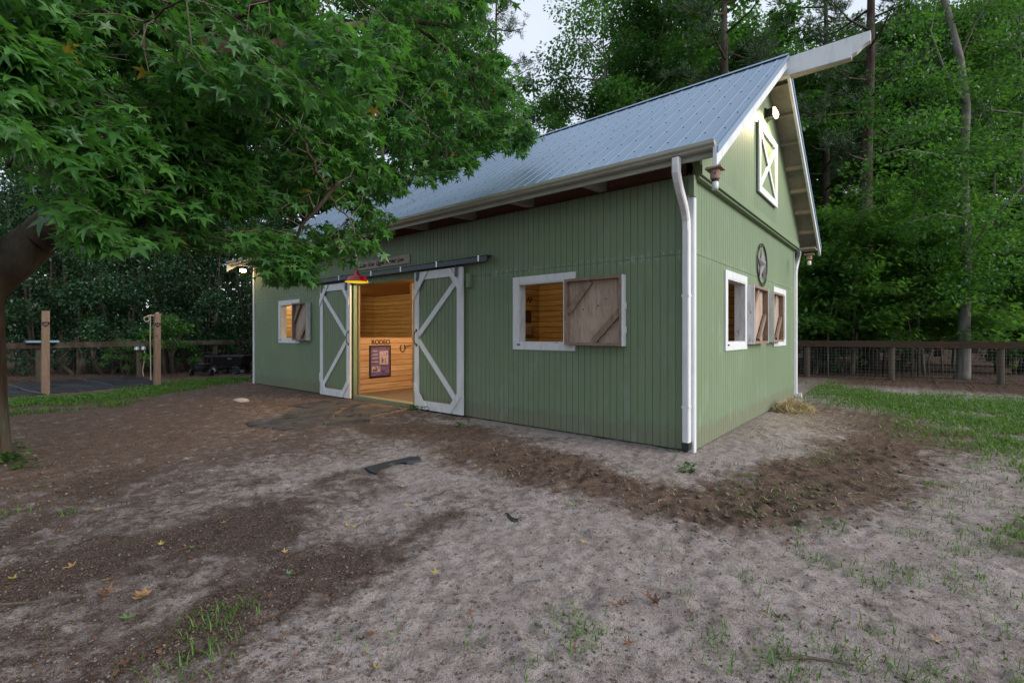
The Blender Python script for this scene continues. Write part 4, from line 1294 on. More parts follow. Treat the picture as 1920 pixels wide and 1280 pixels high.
# ------------------------------------------------------------------ the sweetgum over the yard
gum = thing('sweetgum_tree', (TRUNK[0], TRUNK[1], 0.0), 'big star leaved sweetgum leaning over the yard from the left edge', 'tree')
mb = MB()
tx, ty = TRUNK
trunk_pts = [(tx - 0.04, ty - 0.05, -0.15), (tx - 0.02, ty - 0.02, 0.05), (tx, ty, 0.25), (tx + 0.02, ty + 0.02, 0.7), (tx + 0.03, ty + 0.02, 1.3), (tx + 0.02, ty + 0.0, 1.9), (tx - 0.02, ty - 0.03, 2.35), (tx - 0.15, ty - 0.12, 3.0), (tx - 0.25, ty - 0.2, 4.0), (tx - 0.2, ty - 0.1, 5.6), (tx - 0.1, ty, 7.5), (tx, ty + 0.1, 10)]
mb.tube(trunk_pts, [0.62, 0.50, 0.41, 0.36, 0.345, 0.355, 0.37, 0.30, 0.25, 0.2, 0.13, 0.05], 20)
P0 = Vector(dep(30, 470, 5.75)); 
LIMB = [Vector((tx + 0.05, ty + 0.06, 1.85)), Vector(dep(62, 455, 5.6)), Vector(dep(118, 405, 5.4)), Vector(dep(175, 378, 5.2)), Vector(dep(240, 330, 5.0)), Vector(dep(285, 240, 4.8)), Vector(dep(296, 170, 4.7)), Vector(dep(330, 115, 4.7)), Vector(dep(400, 86, 4.8)), Vector(dep(480, 95, 5.2)), Vector(dep(600, 60, 5.8)), Vector(dep(760, 40, 6.6)), Vector(dep(900, 60, 7.4))]
LIMB = smooth_path(LIMB, 4)
mb.tube(LIMB, list(np.interp(np.linspace(0, 12, len(LIMB)), range(13), [0.25, 0.21, 0.165, 0.14, 0.125, 0.11, 0.10, 0.095, 0.085, 0.07, 0.055, 0.035, 0.015])), 12)
subs = [
    [(20, 330, 5.9), (60, 220, 5.6), (90, 130, 5.0), (160, 60, 4.2), (260, 10, 3.6), (380, -60, 3.2)],
    [(90, 150, 5.1), (150, 190, 4.9), (230, 260, 4.6), (300, 330, 4.4), (330, 400, 4.3)],
    [(400, 90, 4.8), (470, 180, 4.9), (560, 260, 5.0), (620, 350, 5.1), (660, 430, 5.2), (640, 480, 5.3)],
    [(600, 60, 5.8), (700, 130, 6.0), (780, 210, 6.3), (840, 270, 6.6)],
    [(760, 40, 6.6), (850, 110, 6.9), (920, 200, 7.1), (970, 270, 7.2)],
    [(160, 60, 4.2), (60, 90, 3.6), (-40, 150, 3.2), (-120, 220, 3.0)],
    [(330, 115, 4.7), (420, 30, 4.2), (560, -10, 4.0), (700, 30, 4.4), (760, 90, 4.8)],
    [(620, 350, 5.1), (560, 440, 5.2), (520, 500, 5.4), (560, 530, 5.6)],
]
rb = np.random.default_rng(77)
SUB = []
for s_ in subs:
    P = smooth_path([dep(*q) + rb.normal(0, 0.05, 3) for q in s_], 7); P = [p + Vector(rb.normal(0, 0.012, 3)) for p in P]; SUB.append(P)
    rad = np.linspace(0.024, 0.004, len(P))
    mb.tube(P, list(rad), 7)
gtr = mb.build('trunk', M['bark'], gum, smooth=True)
# outline of the hanging crown as seen from the gate: dense twig sprays of real size and depth
CROWN = [(-900, -700), (1100, -700), (1000, -20), (905, 0), (900, 60), (955, 130), (1000, 240), (985, 285), (925, 275), (870, 315), (800, 345), (765, 330), (745, 280), (725, 330), (760, 345), (722, 385), (735, 430), (700, 440), (690, 470), (640, 500), (600, 475), (560, 525), (505, 525), (470, 480), (380, 455), (240, 458), (175, 468), (130, 395), (110, 325), (60, 270), (-20, 230), (-900, 200)]
cx = np.array([c[0] for c in CROWN]); cyy = np.array([c[1] for c in CROWN])
sprays = []
while len(sprays) < 2300:
    px = rb.uniform(-60, 1010); py = rb.uniform(-40, 545)
    if not in_poly(np.array([px]), np.array([py]), CROWN)[0]: continue
    d0 = 2.55 + 0.0046 * max(px, 0)
    # looser where sky and wood show through
    if math.hypot(px - 446, py - 512) < 50: continue
    hole = vnoise(np.array([px / 80.0 + 5]), np.array([py / 70.0]))[0]
    if hole < 0.29 and py < 430: continue
    D = d0 + abs(rb.normal(0, 0.85)) - 0.15 + (0.25 if py < 200 else 0)
    p = dep(px, py, D)
    if p[2] < 1.75: continue
    sprays.append(p)
for _ in range(110):
    sprays.append(dep(rb.uniform(270, 740), rb.uniform(40, 190), rb.uniform(3.5, 4.5)))
for _ in range(330):        # unseen crown sprays added above the view to shade the left yard
    px = rb.uniform(-900, 700); py = rb.uniform(-800, -40)
    sprays.append(dep(px, py, rb.uniform(3.0, 6.5)))
for _ in range(120):
    sprays.append(np.array([tx + rb.normal(0, 2.6), ty + rb.normal(-0.6, 2.2), rb.uniform(4.2, 9.0)]))
LP = []; LD = []; LU = []; LS = []; LT = []
tw = MB()
tips = [p for P in SUB for p in P] + LIMB
TIP = np.array([tuple(p) for p in tips])
for p in sprays:
    p = np.array(p)
    j = np.argmin(((TIP - p) ** 2).sum(1)); q = TIP[j]
    out = p - q; L = np.linalg.norm(out)
    out = out / (L + 1e-6)
    hd = np.array([out[0], out[1], 0]) + rb.normal(0, 0.35, 3) * [1, 1, 0.2]
    hd = hd / (np.linalg.norm(hd) + 1e-6)
    ln_ = rb.uniform(0.22, 0.45)
    a = p - hd * ln_ * 0.5 + np.array([0, 0, 0.06]); b = p + hd * ln_ * 0.5 + np.array([0, 0, -0.05])
    if L < 0.6 and rb.random() < 0.3: tw.tube([q, (q + a) / 2 + rb.normal(0, 0.05, 3), a], [0.006, 0.0045, 0.0035], 4, False)
    tw.tube([a, p + rb.normal(0, 0.02, 3), b], [0.0042, 0.003, 0.0015], 4, False)
    n_ = int(rb.integers(9, 16))
    tt = rb.random(n_) ** 0.7
    base_ = a + (b - a) * tt[:, None]
    side = rb.normal(0, 1, (n_, 3)); side[:, 2] *= 0.3
    side = side - (side @ hd)[:, None] * hd * 0.5
    side /= np.linalg.norm(side, axis=1, keepdims=True)
    pet = base_ + side * rb.uniform(0.03, 0.10, n_)[:, None] - np.array([0, 0, 1]) * rb.uniform(0.0, 0.05, n_)[:, None]
    d_ = side * 0.8 + hd * 0.4 + np.array([0, 0, -1]) * rb.uniform(0.15, 0.95, n_)[:, None]
    LP.append(pet); LD.append(d_)
    LU.append(np.array([0, 0, 1]) + rb.normal(0, 0.35, (n_, 3)))
    LS.append(rb.uniform(0.05, 0.115, n_) * rb.uniform(0.75, 1.25))
    t0 = rb.uniform(0.0, 0.9)
    t_ = np.clip(t0 + rb.normal(0, 0.16, n_), 0, 0.94)
    t_[rb.random(n_) < 0.0035] = 1.0
    LT.append(t_)
tw.build('twigs', M['twig'], gum)
LV, LF, LTn = star_leaves(np.concatenate(LP) - np.array([tx, ty, 0]), np.concatenate(LD), np.concatenate(LU), np.concatenate(LS), np.concatenate(LT))
link('crown', fast_mesh('crown', (LV, LF), 3, [M['gum']], LTn), gum)


# ------------------------------------------------------------------ tree kinds (built once, copied below)
def kind_broad(seed, H=20.0, crown0=0.30, spread=3.6, nl=26, per=150, lsz=(0.16, 0.27), bark='barkdark', r0=0.20, lean=0.5):
    r = np.random.default_rng(seed)
    t = MB()
    ks = 9
    px = np.cumsum(r.normal(0, 0.18, ks)) * lean; py = np.cumsum(r.normal(0, 0.18, ks)) * lean
    zs = np.linspace(-0.2, H * 0.97, ks)
    P = [Vector((px[i] - px[0], py[i] - py[0], zs[i])) for i in range(ks)]
    rad = [r0 * 1.35] + [r0 * (1 - 0.93 * i / (ks - 1)) for i in range(1, ks)]
    t.tube(P, rad, 10)
    def at(z):
        f = (z + 0.2) / (H * 0.97 + 0.2) * (ks - 1); i = min(int(f), ks - 2); return P[i].lerp(P[i + 1], f - i)
    cl = []
    for i in range(nl):
        f = crown0 + (1 - crown0) * ((i + r.random()) / nl) ** 0.9
        b = at(f * H * 0.95)
        a = i * 2.4 + r.normal(0, 0.3)
        u = (f - crown0) / (1 - crown0)
        L = spread * (0.55 + 0.75 * math.sin(math.pi * min(1, u * 0.85 + 0.15))) * r.uniform(0.65, 1.15) * (1.0 - 0.55 * u ** 3)
        e = b + Vector((math.cos(a) * L, math.sin(a) * L, L * r.uniform(0.15, 0.65)))
        m = b.lerp(e, 0.55) + Vector((r.normal(0, .15), r.normal(0, .15), -0.1 * L))
        t.tube([b, m, e], [0.06 * (1 - 0.6 * u), 0.035, 0.012], 5, False)
        for k in range(int(r.integers(3, 6))):
            q = b.lerp(e, r.uniform(0.45, 1.08)) + Vector((r.normal(0, .7), r.normal(0, .7), r.normal(0.1, .5)))
            cl.append((q, r.uniform(0.55, 1.05)))
            if r.random() < 0.5: t.tube([b.lerp(e, 0.6), q], [0.014, 0.006], 4, False)
    LPs = []; tint = []
    for q, rr in cl:
        n = int(per * 2.0 * rr)
        v = unit(n, r) * (r.random(n) ** 0.45)[:, None] * np.array([rr, rr, rr * 0.62])
        Pq = np.array(q) + v
        d = v + unit(n, r) * 0.5 * rr + np.array([0, 0, -0.25])
        LPs.append(oval_leaves(Pq, d, np.array([0, 0, 1.0]) + r.normal(0, 0.55, (n, 3)), r.uniform(*lsz, n), 0.62))
        t0 = r.uniform(0.05, 0.7)
        tint.append(np.repeat(np.clip(t0 + r.normal(0, 0.18, n), 0, 1), 4))
    return t, np.concatenate(LPs), np.concatenate(tint)


def kind_pine(seed, H=24.0, r0=0.26):
    r = np.random.default_rng(seed)
    t = MB()
    P = [Vector((0.08 * math.sin(i), 0.06 * math.cos(i * 1.3), -0.2 + (H + 0.2) * i / 8)) for i in range(9)]
    t.tube(P, [r0 * 1.3] + [r0 * (1 - 0.92 * i / 8) for i in range(1, 9)], 10)
    V = []; tint = []
    nb = 40
    for i in range(nb):
        f = 0.34 + 0.66 * i / nb
        z = f * H; a = i * 2.4 + r.normal(0, .3)
        L = (3.6 * (1 - f) ** 0.55 + 0.5) * r.uniform(0.6, 1.1)
        b = Vector((0, 0, z)); e = Vector((math.cos(a) * L, math.sin(a) * L, z + L * r.uniform(0.0, 0.45)))
        t.tube([b, b.lerp(e, .5) + Vector((0, 0, -0.08 * L)), e], [0.055, 0.035, 0.015], 5, False)
        for k in range(int(6 + L * 3)):
            c = np.array(b.lerp(e, r.uniform(0.45, 1.05))) + r.normal(0, 0.28, 3)
            n = 34
            u = unit(n, r); u[:, 2] = np.abs(u[:, 2]) * 0.8 - 0.15
            ax = np.array([math.cos(a), math.sin(a), 0.5])
            u = u + ax * 0.5
            st = c + r.normal(0, 0.07, (n, 3))
            V.append(oval_leaves(st, u, unit(n, r), r.uniform(0.20, 0.34, n), 0.10))
            tint.append(np.repeat(np.clip(r.uniform(0.1, 0.8) + r.normal(0, .12, n), 0, 1), 4))
    return t, np.concatenate(V), np.concatenate(tint)


def kind_under(seed, H=5.5, spread=2.3, layers=15, per=230, size=(0.15, 0.24)):
    """slim understory tree with flat tiers of lobed leaves"""
    r = np.random.default_rng(seed)
    t = MB()
    P = [Vector((0.15 * math.sin(i * .9 + seed), 0.15 * math.cos(i * .7), -0.1 + (H + .1) * i / 6)) for i in range(7)]
    t.tube(P, [0.05, 0.042, 0.036, 0.03, 0.022, 0.015, 0.006], 7)
    LPp = []; LDd = []; LUu = []; LSs = []; LTt = []
    for i in range(layers):
        f = 0.20 + 0.80 * (i + r.random() * .5) / layers
        b = P[min(6, int(f * 6))].copy(); b.z = f * H
        for k in range(int(r.integers(2, 4))):
            a = r.uniform(0, 2 * math.pi); L = spread * (1.15 - 0.75 * f) * r.uniform(0.6, 1.2)
            e = b + Vector((math.cos(a) * L, math.sin(a) * L, L * r.uniform(-0.05, 0.28)))
            t.tube([b, b.lerp(e, .5) + Vector((0, 0, .08)), e], [0.016, 0.010, 0.004], 4, False)
            n = int(per * (0.5 + 0.5 * L / spread))
            w = r.random(n) ** 0.7
            c = np.array(b)[None] + (np.array(e) - np.array(b))[None] * w[:, None]
            off = r.normal(0, 1, (n, 3)) * np.array([0.36, 0.36, 0.17]) * (0.4 + 0.6 * w)[:, None]
            LPp.append(c + off)
            LDd.append(off * [1, 1, .2] + np.array([math.cos(a), math.sin(a), -0.15]) * 0.35)
            LUu.append(np.array([0, 0, 1]) + r.normal(0, 0.55, (n, 3)))
            LSs.append(r.uniform(*size, n) * 0.62)
            LTt.append(np.clip(r.uniform(0.2, 0.75) + r.normal(0, .15, n), 0, 1))
    V, F, T = star_leaves(np.concatenate(LPp), np.concatenate(LDd), np.concatenate(LUu), np.concatenate(LSs), np.concatenate(LTt), STAR_S, 0.2)
    return t, (V, F), T


def kind_bush(seed, H=7.0, W=2.4, n_cl=90, per=150, lsz=(0.09, 0.16), low=0.06):
    r = np.random.default_rng(seed)
    t = MB()
    for k in range(5):
        a = r.uniform(0, 6.28); q = Vector((math.cos(a) * W * .35, math.sin(a) * W * .35, H * r.uniform(.6, .9)))
        t.tube([Vector((0.1 * math.cos(a), 0.1 * math.sin(a), -0.1)), q * 0.5 + Vector((r.normal(0, .2), r.normal(0, .2), 0)), q], [0.07, 0.04, 0.012], 6, False)
    V = []; tint = []
    for i in range(n_cl):
        z = H * (low + (1 - low) * r.random() ** 0.85)
        wz = W * (0.55 + 0.6 * math.sin(math.pi * min(1, 0.15 + 0.8 * z / H))) * (1 if z / H < .75 else (1.15 - z / H) / .4)
        a = r.uniform(0, 6.28); rad = wz * math.sqrt(r.random()) * r.uniform(.7, 1.1)
        q = np.array([math.cos(a) * rad, math.sin(a) * rad, z]); rr = r.uniform(0.35, 0.75) * W / 2.4
        n = int(per * (0.5 + rr))
        v = unit(n, r) * (r.random(n) ** 0.4)[:, None] * np.array([rr, rr, rr * .7])
        V.append(oval_leaves(q + v, v + unit(n, r) * .4 + np.array([0, 0, .05]), np.array([0, 0, 1.0]) + r.normal(0, .6, (n, 3)), r.uniform(*lsz, n), 0.5))
        tint.append(np.repeat(np.clip(r.uniform(0, .7) + r.normal(0, .18, n), 0, 1), 4))
    return t, np.concatenate(V), np.concatenate(tint)


KINDS = {}


def kind(key, res, leafmat, bark):
    t, V, tint = res
    tm = bpy.data.meshes.new(key + '_trunk')
    tm.from_pydata(t.v, [], t.f); tm.materials.append(M[bark]); tm.polygons.foreach_set('use_smooth', [True] * len(tm.polygons))
    cm = fast_mesh(key + '_crown', V, 3 if isinstance(V, tuple) else 4, [M[leafmat]], tint)
    KINDS[key] = (tm, cm)


kind('broad0', kind_broad(1), 'broad', 'barkdark')
kind('broad1', kind_broad(2, 21, 0.22, 3.9, 30, 140), 'broad', 'barkdark')
kind('broad2', kind_broad(3, 19, 0.38, 3.2, 24, 150), 'broad', 'barkpale')
kind('slim', kind_broad(4, 20, 0.45, 2.6, 20, 120, (0.11, 0.18), 'barkpale', 0.13), 'broad', 'barkpale')
kind('airy', kind_broad(12, 20, 0.34, 3.2, 24, 85, (0.13, 0.21), 'barkpale', 0.15), 'broad', 'barkpale')
kind('pine0', kind_pine(5), 'needle', 'barkdark')
kind('pine1', kind_pine(6, 25, 0.30), 'needle', 'barkdark')
kind('under0', kind_under(7), 'under', 'barkpale')
kind('under1', kind_under(8, 6.2, 2.6, 15, 220), 'under', 'barkdark')
kind('holly0', kind_bush(9), 'holly', 'barkdark')
kind('holly1', kind_bush(10, 8.0, 2.1, 95, 150), 'holly', 'barkdark')
kind('shrub0', kind_bush(11, 1.5, 0.8, 30, 110, (0.06, 0.11), 0.1), 'under', 'barkdark')
kind('shrub1', kind_bush(13, 1.2, 0.7, 26, 100, (0.05, 0.09), 0.1), 'holly', 'barkdark')


def plant(name, key, px, d, s, rot, label, cat, group=None, sz=None):
    x, y = spot(px, d)
    o = thing(name, (x, y, 0.0), label, cat, group)
    o.rotation_euler = (0, 0, rot)
    o.scale = (s, s, s * (sz or 1))
    tm, cm = KINDS[key]
    for nm, me in (('trunk', tm), ('crown', cm)):
        c = bpy.data.objects.new(nm, me); COL.objects.link(c); c.parent = o
    return o

# ------------------------------------------------------------------ the wood behind the barn
TREES = [
    # key, px, depth, scale, rot, name, label
    ('pine0', 930, 27, .95, .3, 'pine_tree', 'dark pine whose tip edges the left side of the open sky gap'),
    ('airy', 1128, 25, 1.02, 1.1, 'broadleaf_tree', 'airy pale stemmed tree edging the right side of the open sky gap'),
    ('broad1', 1012, 36, .92, 2.0, 'broadleaf_tree', 'rounded tree closing the bottom of the sky gap above the ridge'),
    ('broad0', 1190, 29, 1.0, 2.2, 'broadleaf_tree', 'full green tree second to the right of the sky gap'),
    ('broad2', 1245, 26, 1.05, 0.4, 'broadleaf_tree', 'grey stemmed tree behind the middle of the right roof slope'),
    ('pine1', 1362, 21, 1.0, 0.9, 'pine_tree', 'pine with thick dark bare trunk rising straight over the roof ridge'),
    ('broad1', 1320, 31, 1.05, 4.4, 'broadleaf_tree', 'leafy tree just left of the thick pine trunk over the ridge'),
    ('broad0', 1440, 27, 1.0, 5.0, 'broadleaf_tree', 'green tree behind the roof peak of the barn'),
    ('pine0', 1548, 25, 1.05, 2.5, 'pine_tree', 'pine crown showing just below the white hay hood beam'),
    ('pine1', 1628, 19.5, 1.0, 4.0, 'pine_tree', 'dark trunked pine standing under the tip of the hay hood beam'),
    ('broad1', 1580, 31, 1.0, 0.2, 'broadleaf_tree', 'green tree in the gap between hay hood beam and right rake'),
    ('broad2', 1700, 25, 1.0, 3.0, 'broadleaf_tree', 'tall tree between the dark pine and the leaning grey trunk'),
    ('broad0', 1760, 31, 1.05, 1.3, 'broadleaf_tree', 'dark tree directly behind the leaning grey trunk'),
    ('airy', 1858, 25, 1.0, 5.2, 'broadleaf_tree', 'thin leaved tree with sky flecks at the upper right corner'),
    ('slim', 1925, 21, 1.0, 0.8, 'broadleaf_tree', 'slim tree at the right edge of the view behind the fence'),
    ('broad1', 1990, 27, 1.0, 2.8, 'broadleaf_tree', 'tree half cut by the right edge of the view'),
    ('broad0', 860, 31, .92, 1.9, 'broadleaf_tree', 'green tree left of the dark pine by the sky gap'),
    ('broad1', 840, 26, .95, 3.6, 'broadleaf_tree', 'tree behind the roof above the drooping sweetgum tip'),
    ('pine1', 790, 30, .95, 5.4, 'pine_tree', 'pine half hidden behind the sweetgum over the middle of the roof'),
    ('broad2', 730, 25, 1.0, 0.7, 'broadleaf_tree', 'pale stemmed tree behind the upper left end of the roof'),
    ('broad0', 650, 30, 1.0, 4.8, 'broadleaf_tree', 'tree behind the far left end of the roof ridge'),
    ('broad1', 570, 27, 1.0, 5.9, 'broadleaf_tree', 'tree glimpsed through sweetgum leaves beyond the barn end'),
    ('broad2', 480, 25, 1.0, 2.3, 'broadleaf_tree', 'pale stemmed tree rising behind the dump cart corner'),
    ('slim', 400, 28, 1.0, 1.0, 'broadleaf_tree', 'slim pale tree above the broadcast spreader'),
    ('broad1', 320, 25, 1.0, 3.3, 'broadleaf_tree', 'leafy tree behind the post with the hose'),
    ('pine0', 230, 29, 1.0, 0.1, 'pine_tree', 'pine deep in the wood between the two timber posts'),
    ('broad0', 150, 25, 1.0, 1.5, 'broadleaf_tree', 'leafy tree behind the left timber post'),
    ('broad1', 60, 28, 1.0, 2.6, 'broadleaf_tree', 'tree behind the sweetgum trunk'),
    ('slim', -40, 25, 1.0, 4.1, 'broadleaf_tree', 'slim tree at the left edge behind the sweetgum'),
    ('broad2', 1500, 36, 1.1, 0.9, 'broadleaf_tree', 'distant tree behind the roof peak'),
    ('broad0', 1120, 40, .85, 3.9, 'broadleaf_tree', 'distant tree low over the ridge right of the sky gap'),
    ('broad1', 1220, 38, 1.05, 5.5, 'broadleaf_tree', 'distant tree over the middle of the ridge'),
    ('broad0', 1650, 37, 1.1, 2.4, 'broadleaf_tree', 'distant tree behind the dark trunked pine'),
    ('broad1', 1410, 35, 1.1, 3.1, 'broadleaf_tree', 'distant tree left of the roof peak behind the thick pine'),
    ('broad0', 1740, 35, 1.15, 0.6, 'broadleaf_tree', 'distant tree filling the sky left of the leaning trunk top'),
    ('broad1', 1905, 33, 1.15, 4.0, 'broadleaf_tree', 'distant tree filling the upper right corner'),
    ('broad2', 1560, 42, 1.2, 2.9, 'broadleaf_tree', 'farthest tree seen below the hay hood beam'),
    ('broad0', 1270, 44, 1.15, 1.4, 'broadleaf_tree', 'farthest tree behind the right half of the ridge'),
    ('broad1', 1790, 42, 1.25, 5.1, 'broadleaf_tree', 'farthest tree behind the leaning grey trunk'),
    ('broad2', 1830, 36, .9, 1.7, 'broadleaf_tree', 'distant tree behind the thin leaved corner tree'),
]
for key, px, d, s, rot, nm, lab in TREES:
    plant(nm, key, px, d, s, rot, lab, 'pine tree' if 'pine' in nm else 'tree', 'tall trees of the wood round the yard')
UND = [
    ('under1', 1535, 18.0, 1.0, .2, 'bright young tree just right of the barn rear corner'),
    ('under0', 1600, 16.9, .95, 1.2, 'bright lobed leaf sapling left of the second fence post'),
    ('under1', 1668, 17.6, 1.0, 2.7, 'bright lobed leaf sapling over the second fence post'),
    ('under0', 1738, 17.0, 1.0, 3.3, 'bright lobed leaf sapling just left of the leaning grey trunk'),
    ('under1', 1858, 18.2, .85, 4.6, 'dim sapling behind the third fence post'),
    ('under0', 1935, 17.0, .80, 5.5, 'sapling at the right edge over the fence'),
    ('under1', 1500, 20.5, 1.1, 5.0, 'taller young tree behind the barn rear corner'),
    ('under0', 1790, 20.0, 1.2, .9, 'young tree farther back behind the leaning grey trunk'),
    ('under1', 1650, 21.0, 1.3, 2.0, 'taller young tree behind the bright saplings'),
]
for key, px, d, s, rot, lab in UND:
    plant('young_tree', key, px, d, s, rot, lab, 'sapling', 'bright understory saplings behind the right fence')
HOL = [
    ('holly0', 70, 18.6, 1.05, .4, 'dark evergreen behind the left timber post and the sweetgum trunk'),
    ('holly1', 150, 20.0, 1.05, 1.6, 'dark evergreen right of the left timber post'),
    ('holly0', 232, 19.6, 1.0, 2.9, 'dark evergreen behind the outlet post'),
    ('holly1', 318, 20.4, 1.05, 3.7, 'dark evergreen right of the hose post'),
    ('holly0', 392, 20.6, .95, 4.5, 'dark evergreen behind the broadcast spreader'),
    ('holly1', 462, 21.4, 1.0, 5.3, 'dark evergreen behind the dump cart'),
    ('holly0', -25, 19.0, 1.1, 1.1, 'dark evergreen at the far left edge'),
    ('holly1', 1885, 21.5, .8, 0.3, 'dark evergreen deep behind the right fence'),
    ('holly0', 1560, 24.0, .85, 2.2, 'dark evergreen deep behind the bright saplings'),
    ('holly1', 1960, 20.0, .75, 2.9, 'dark evergreen at the right edge behind the fence'),
    ('holly0', 1720, 25.0, .85, 4.9, 'dark evergreen behind the leaning grey trunk'),
    ('holly1', 720, 24.0, .95, .9, 'dark evergreen just above the roof near the far end'),
    ('holly0', 860, 25.0, .85, 3.2, 'dark evergreen peeping over the ridge under the sweetgum tip'),
]
for key, px, d, s, rot, lab in HOL:
    plant('evergreen_tree', key, px, d, s, rot, lab, 'evergreen', 'dark evergreens at the edge of the wood')
SHR = [
    ('shrub1', 150, 17.2, 1.3, .3, 'low dark shrub right of the left timber post'), ('shrub1', 205, 17.6, 1.35, 1.2, 'dark leafy shrub left of the outlet post'),
    ('shrub0', 232, 16.9, .8, 2.0, 'small bright shrub touching the outlet post'), ('shrub0', 318, 17.4, 1.35, 3.1, 'bright shrub just right of the hose post'),
    ('shrub1', 30, 16.5, 1.1, 4.0, 'dark shrub by the sweetgum trunk behind the mats'), ('shrub1', 360, 18.6, 1.1, 5.0, 'dark shrub behind the spreader handle'),
    ('shrub1', 440, 19.4, 1.2, 0.8, 'dark shrub behind the dump cart tub'), ('shrub1', 285, 18.4, 1.6, 2.4, 'tall dark shrub behind the hose post'),
    ('shrub1', 1522, 17.4, 1.0, 1.1, 'dark shrub behind the first right fence post'), ('shrub0', 1578, 17.6, .9, 3.9, 'small shrub between first and second right fence posts'),
    ('shrub1', 1690, 18.0, .9, 5.6, 'dark shrub behind the middle of the right fence wire'), ('shrub0', 1905, 17.4, .9, 0.2, 'small shrub right of the third fence post'),
    ('shrub1', 115, 18.4, 1.5, 0.5, 'tall dark shrub between the two timber posts'),
]
for key, px, d, s, rot, lab in SHR:
    plant('shrub', key, px, d, s, rot, lab, 'shrub', 'shrubs along the fences')
# the leaning grey trunk behind the right fence
x, y = spot(1806, 15.6)
t = thing('leaning_tree', (x, y, 0), 'tall leaning tree with curved pale grey trunk behind the right fence', 'tree')
mb = MB()
pts = [(1802, 716, 15.6), (1806, 700, 15.6), (1808, 600, 15.6), (1812, 480, 15.7), (1806, 330, 15.9), (1812, 200, 16.1), (1800, 110, 16.3), (1782, 40, 16.5), (1765, -20, 16.6), (1745, -120, 16.8), (1730, -240, 17)]
P = [Vector(dep(*q)) for q in pts]; P[0].z = -0.1
mb.tube(P, [0.24, 0.19, 0.16, 0.145, 0.13, 0.115, 0.105, 0.095, 0.085, 0.06, 0.02], 12)
for q in ([(1812, 200, 16.1), (1770, 130, 16.0), (1745, 60, 16.2), (1760, -20, 16)], [(1806, 330, 15.9), (1760, 290, 15.2), (1690, 280, 14.8), (1620, 300, 14.6)], [(1812, 480, 15.7), (1850, 420, 15.3), (1890, 380, 15), (1935, 330, 14.8)], [(1800, 110, 16.3), (1830, 40, 16.2), (1870, -30, 16)], [(1808, 300, 16), (1850, 260, 15.6), (1910, 250, 15.2)], [(1812, 410, 15.8), (1760, 400, 15.2), (1700, 420, 14.9)]):
    mb.tube([Vector(dep(*k)) for k in q], list(np.linspace(0.05, 0.010, len(q))), 6)
mb.build('trunk', M['barkpale'], t, smooth=True)
r = np.random.default_rng(50)
Vs = []; T = []
for q in [(1700, 60, 16.2), (1740, 160, 15.6), (1690, 250, 14.9), (1640, 295, 14.7), (1860, 150, 15.7), (1905, 240, 15.3), (1930, 330, 14.9), (1880, 380, 15.2), (1840, 430, 15.3), (1760, 390, 15.3), (1710, 420, 15), (1770, 300, 15.2), (1660, 120, 16.2), (1820, 40, 16.3), (1870, 10, 16), (1720, -30, 16.5), (1730, 330, 15.2), (1800, 330, 15.3), (1850, 310, 15.4), (1900, 430, 15.2), (1670, 360, 15.1), (1760, 220, 15.6), (1830, 230, 15.5), (1910, 130, 15.6), (1940, 60, 15.8), (1630, 210, 15.8), (1690, 180, 15.9), (1780, 470, 15.2), (1806, 360, 15.1), (1812, 440, 15.1), (1800, 280, 15.2), (1795, 160, 15.4), (1815, 520, 15.0), (1780, 540, 15.0), (1830, 560, 15.0), (1850, 500, 15.2), (1900, 520, 15.3)]:
    c = dep(*q)
    for k in range(3):
        cc = c + r.normal(0, .45, 3) * [1, 1, .6]; n = 120
        v = unit(n, r) * (r.random(n) ** .5)[:, None] * [.8, .8, .32]
        Vs.append(oval_leaves(cc + v - np.array([x, y, 0]), v + unit(n, r) * .5, np.array([0, 0, 1.]) + r.normal(0, .5, (n, 3)), r.uniform(.10, .17, n), .6)); T.append(np.repeat(np.clip(r.uniform(0, .6) + r.normal(0, .15, n), 0, 1), 4))
link('crown', fast_mesh('crown', np.concatenate(Vs), 4, [M['broad']], np.concatenate(T)), t)
# thin bare saplings behind the right fence wire
BARE = [(1552, 16.6, 2.6, 'thin straight stem behind the wire right of the first post'), (1597, 17.0, 1.5, 'short thick grey stump stem behind the wire left of the second post'), (1710, 16.3, 3.0, 'slender curved stem third bay of wire leaning left'), (1722, 16.5, 3.2, 'slender upright stem beside the curved one'), (1742, 16.8, 1.6, 'crooked thin stem with bent top behind the wire'), (1768, 16.9, 2.4, 'thin dark stem left of the leaning grey trunk')]
for i, (px, d, h, lab) in enumerate(BARE):
    x, y = spot(px, d); mb = MB()
    w = 0.10 if i == 1 else 0.035
    mb.tube([(x, y, -.1), (x + .04 * math.sin(i), y, h * .3), (x + .12 * math.sin(i * 2.1), y + .05, h * .65), (x + .2 * math.sin(i * 1.3 + 1), y, h)], [w, w * .8, w * .6, w * .3], 7)
    if i != 1: mb.tube([(x + .1 * math.sin(i * 2.1), y + .05, h * .6), (x + .35, y, h * .95)], [w * .45, w * .15], 5)
    tag(mb.build('bare_sapling', M['twig'], None, (x, y, 0), True), lab, 'sapling', 'bare stems behind the right fence')
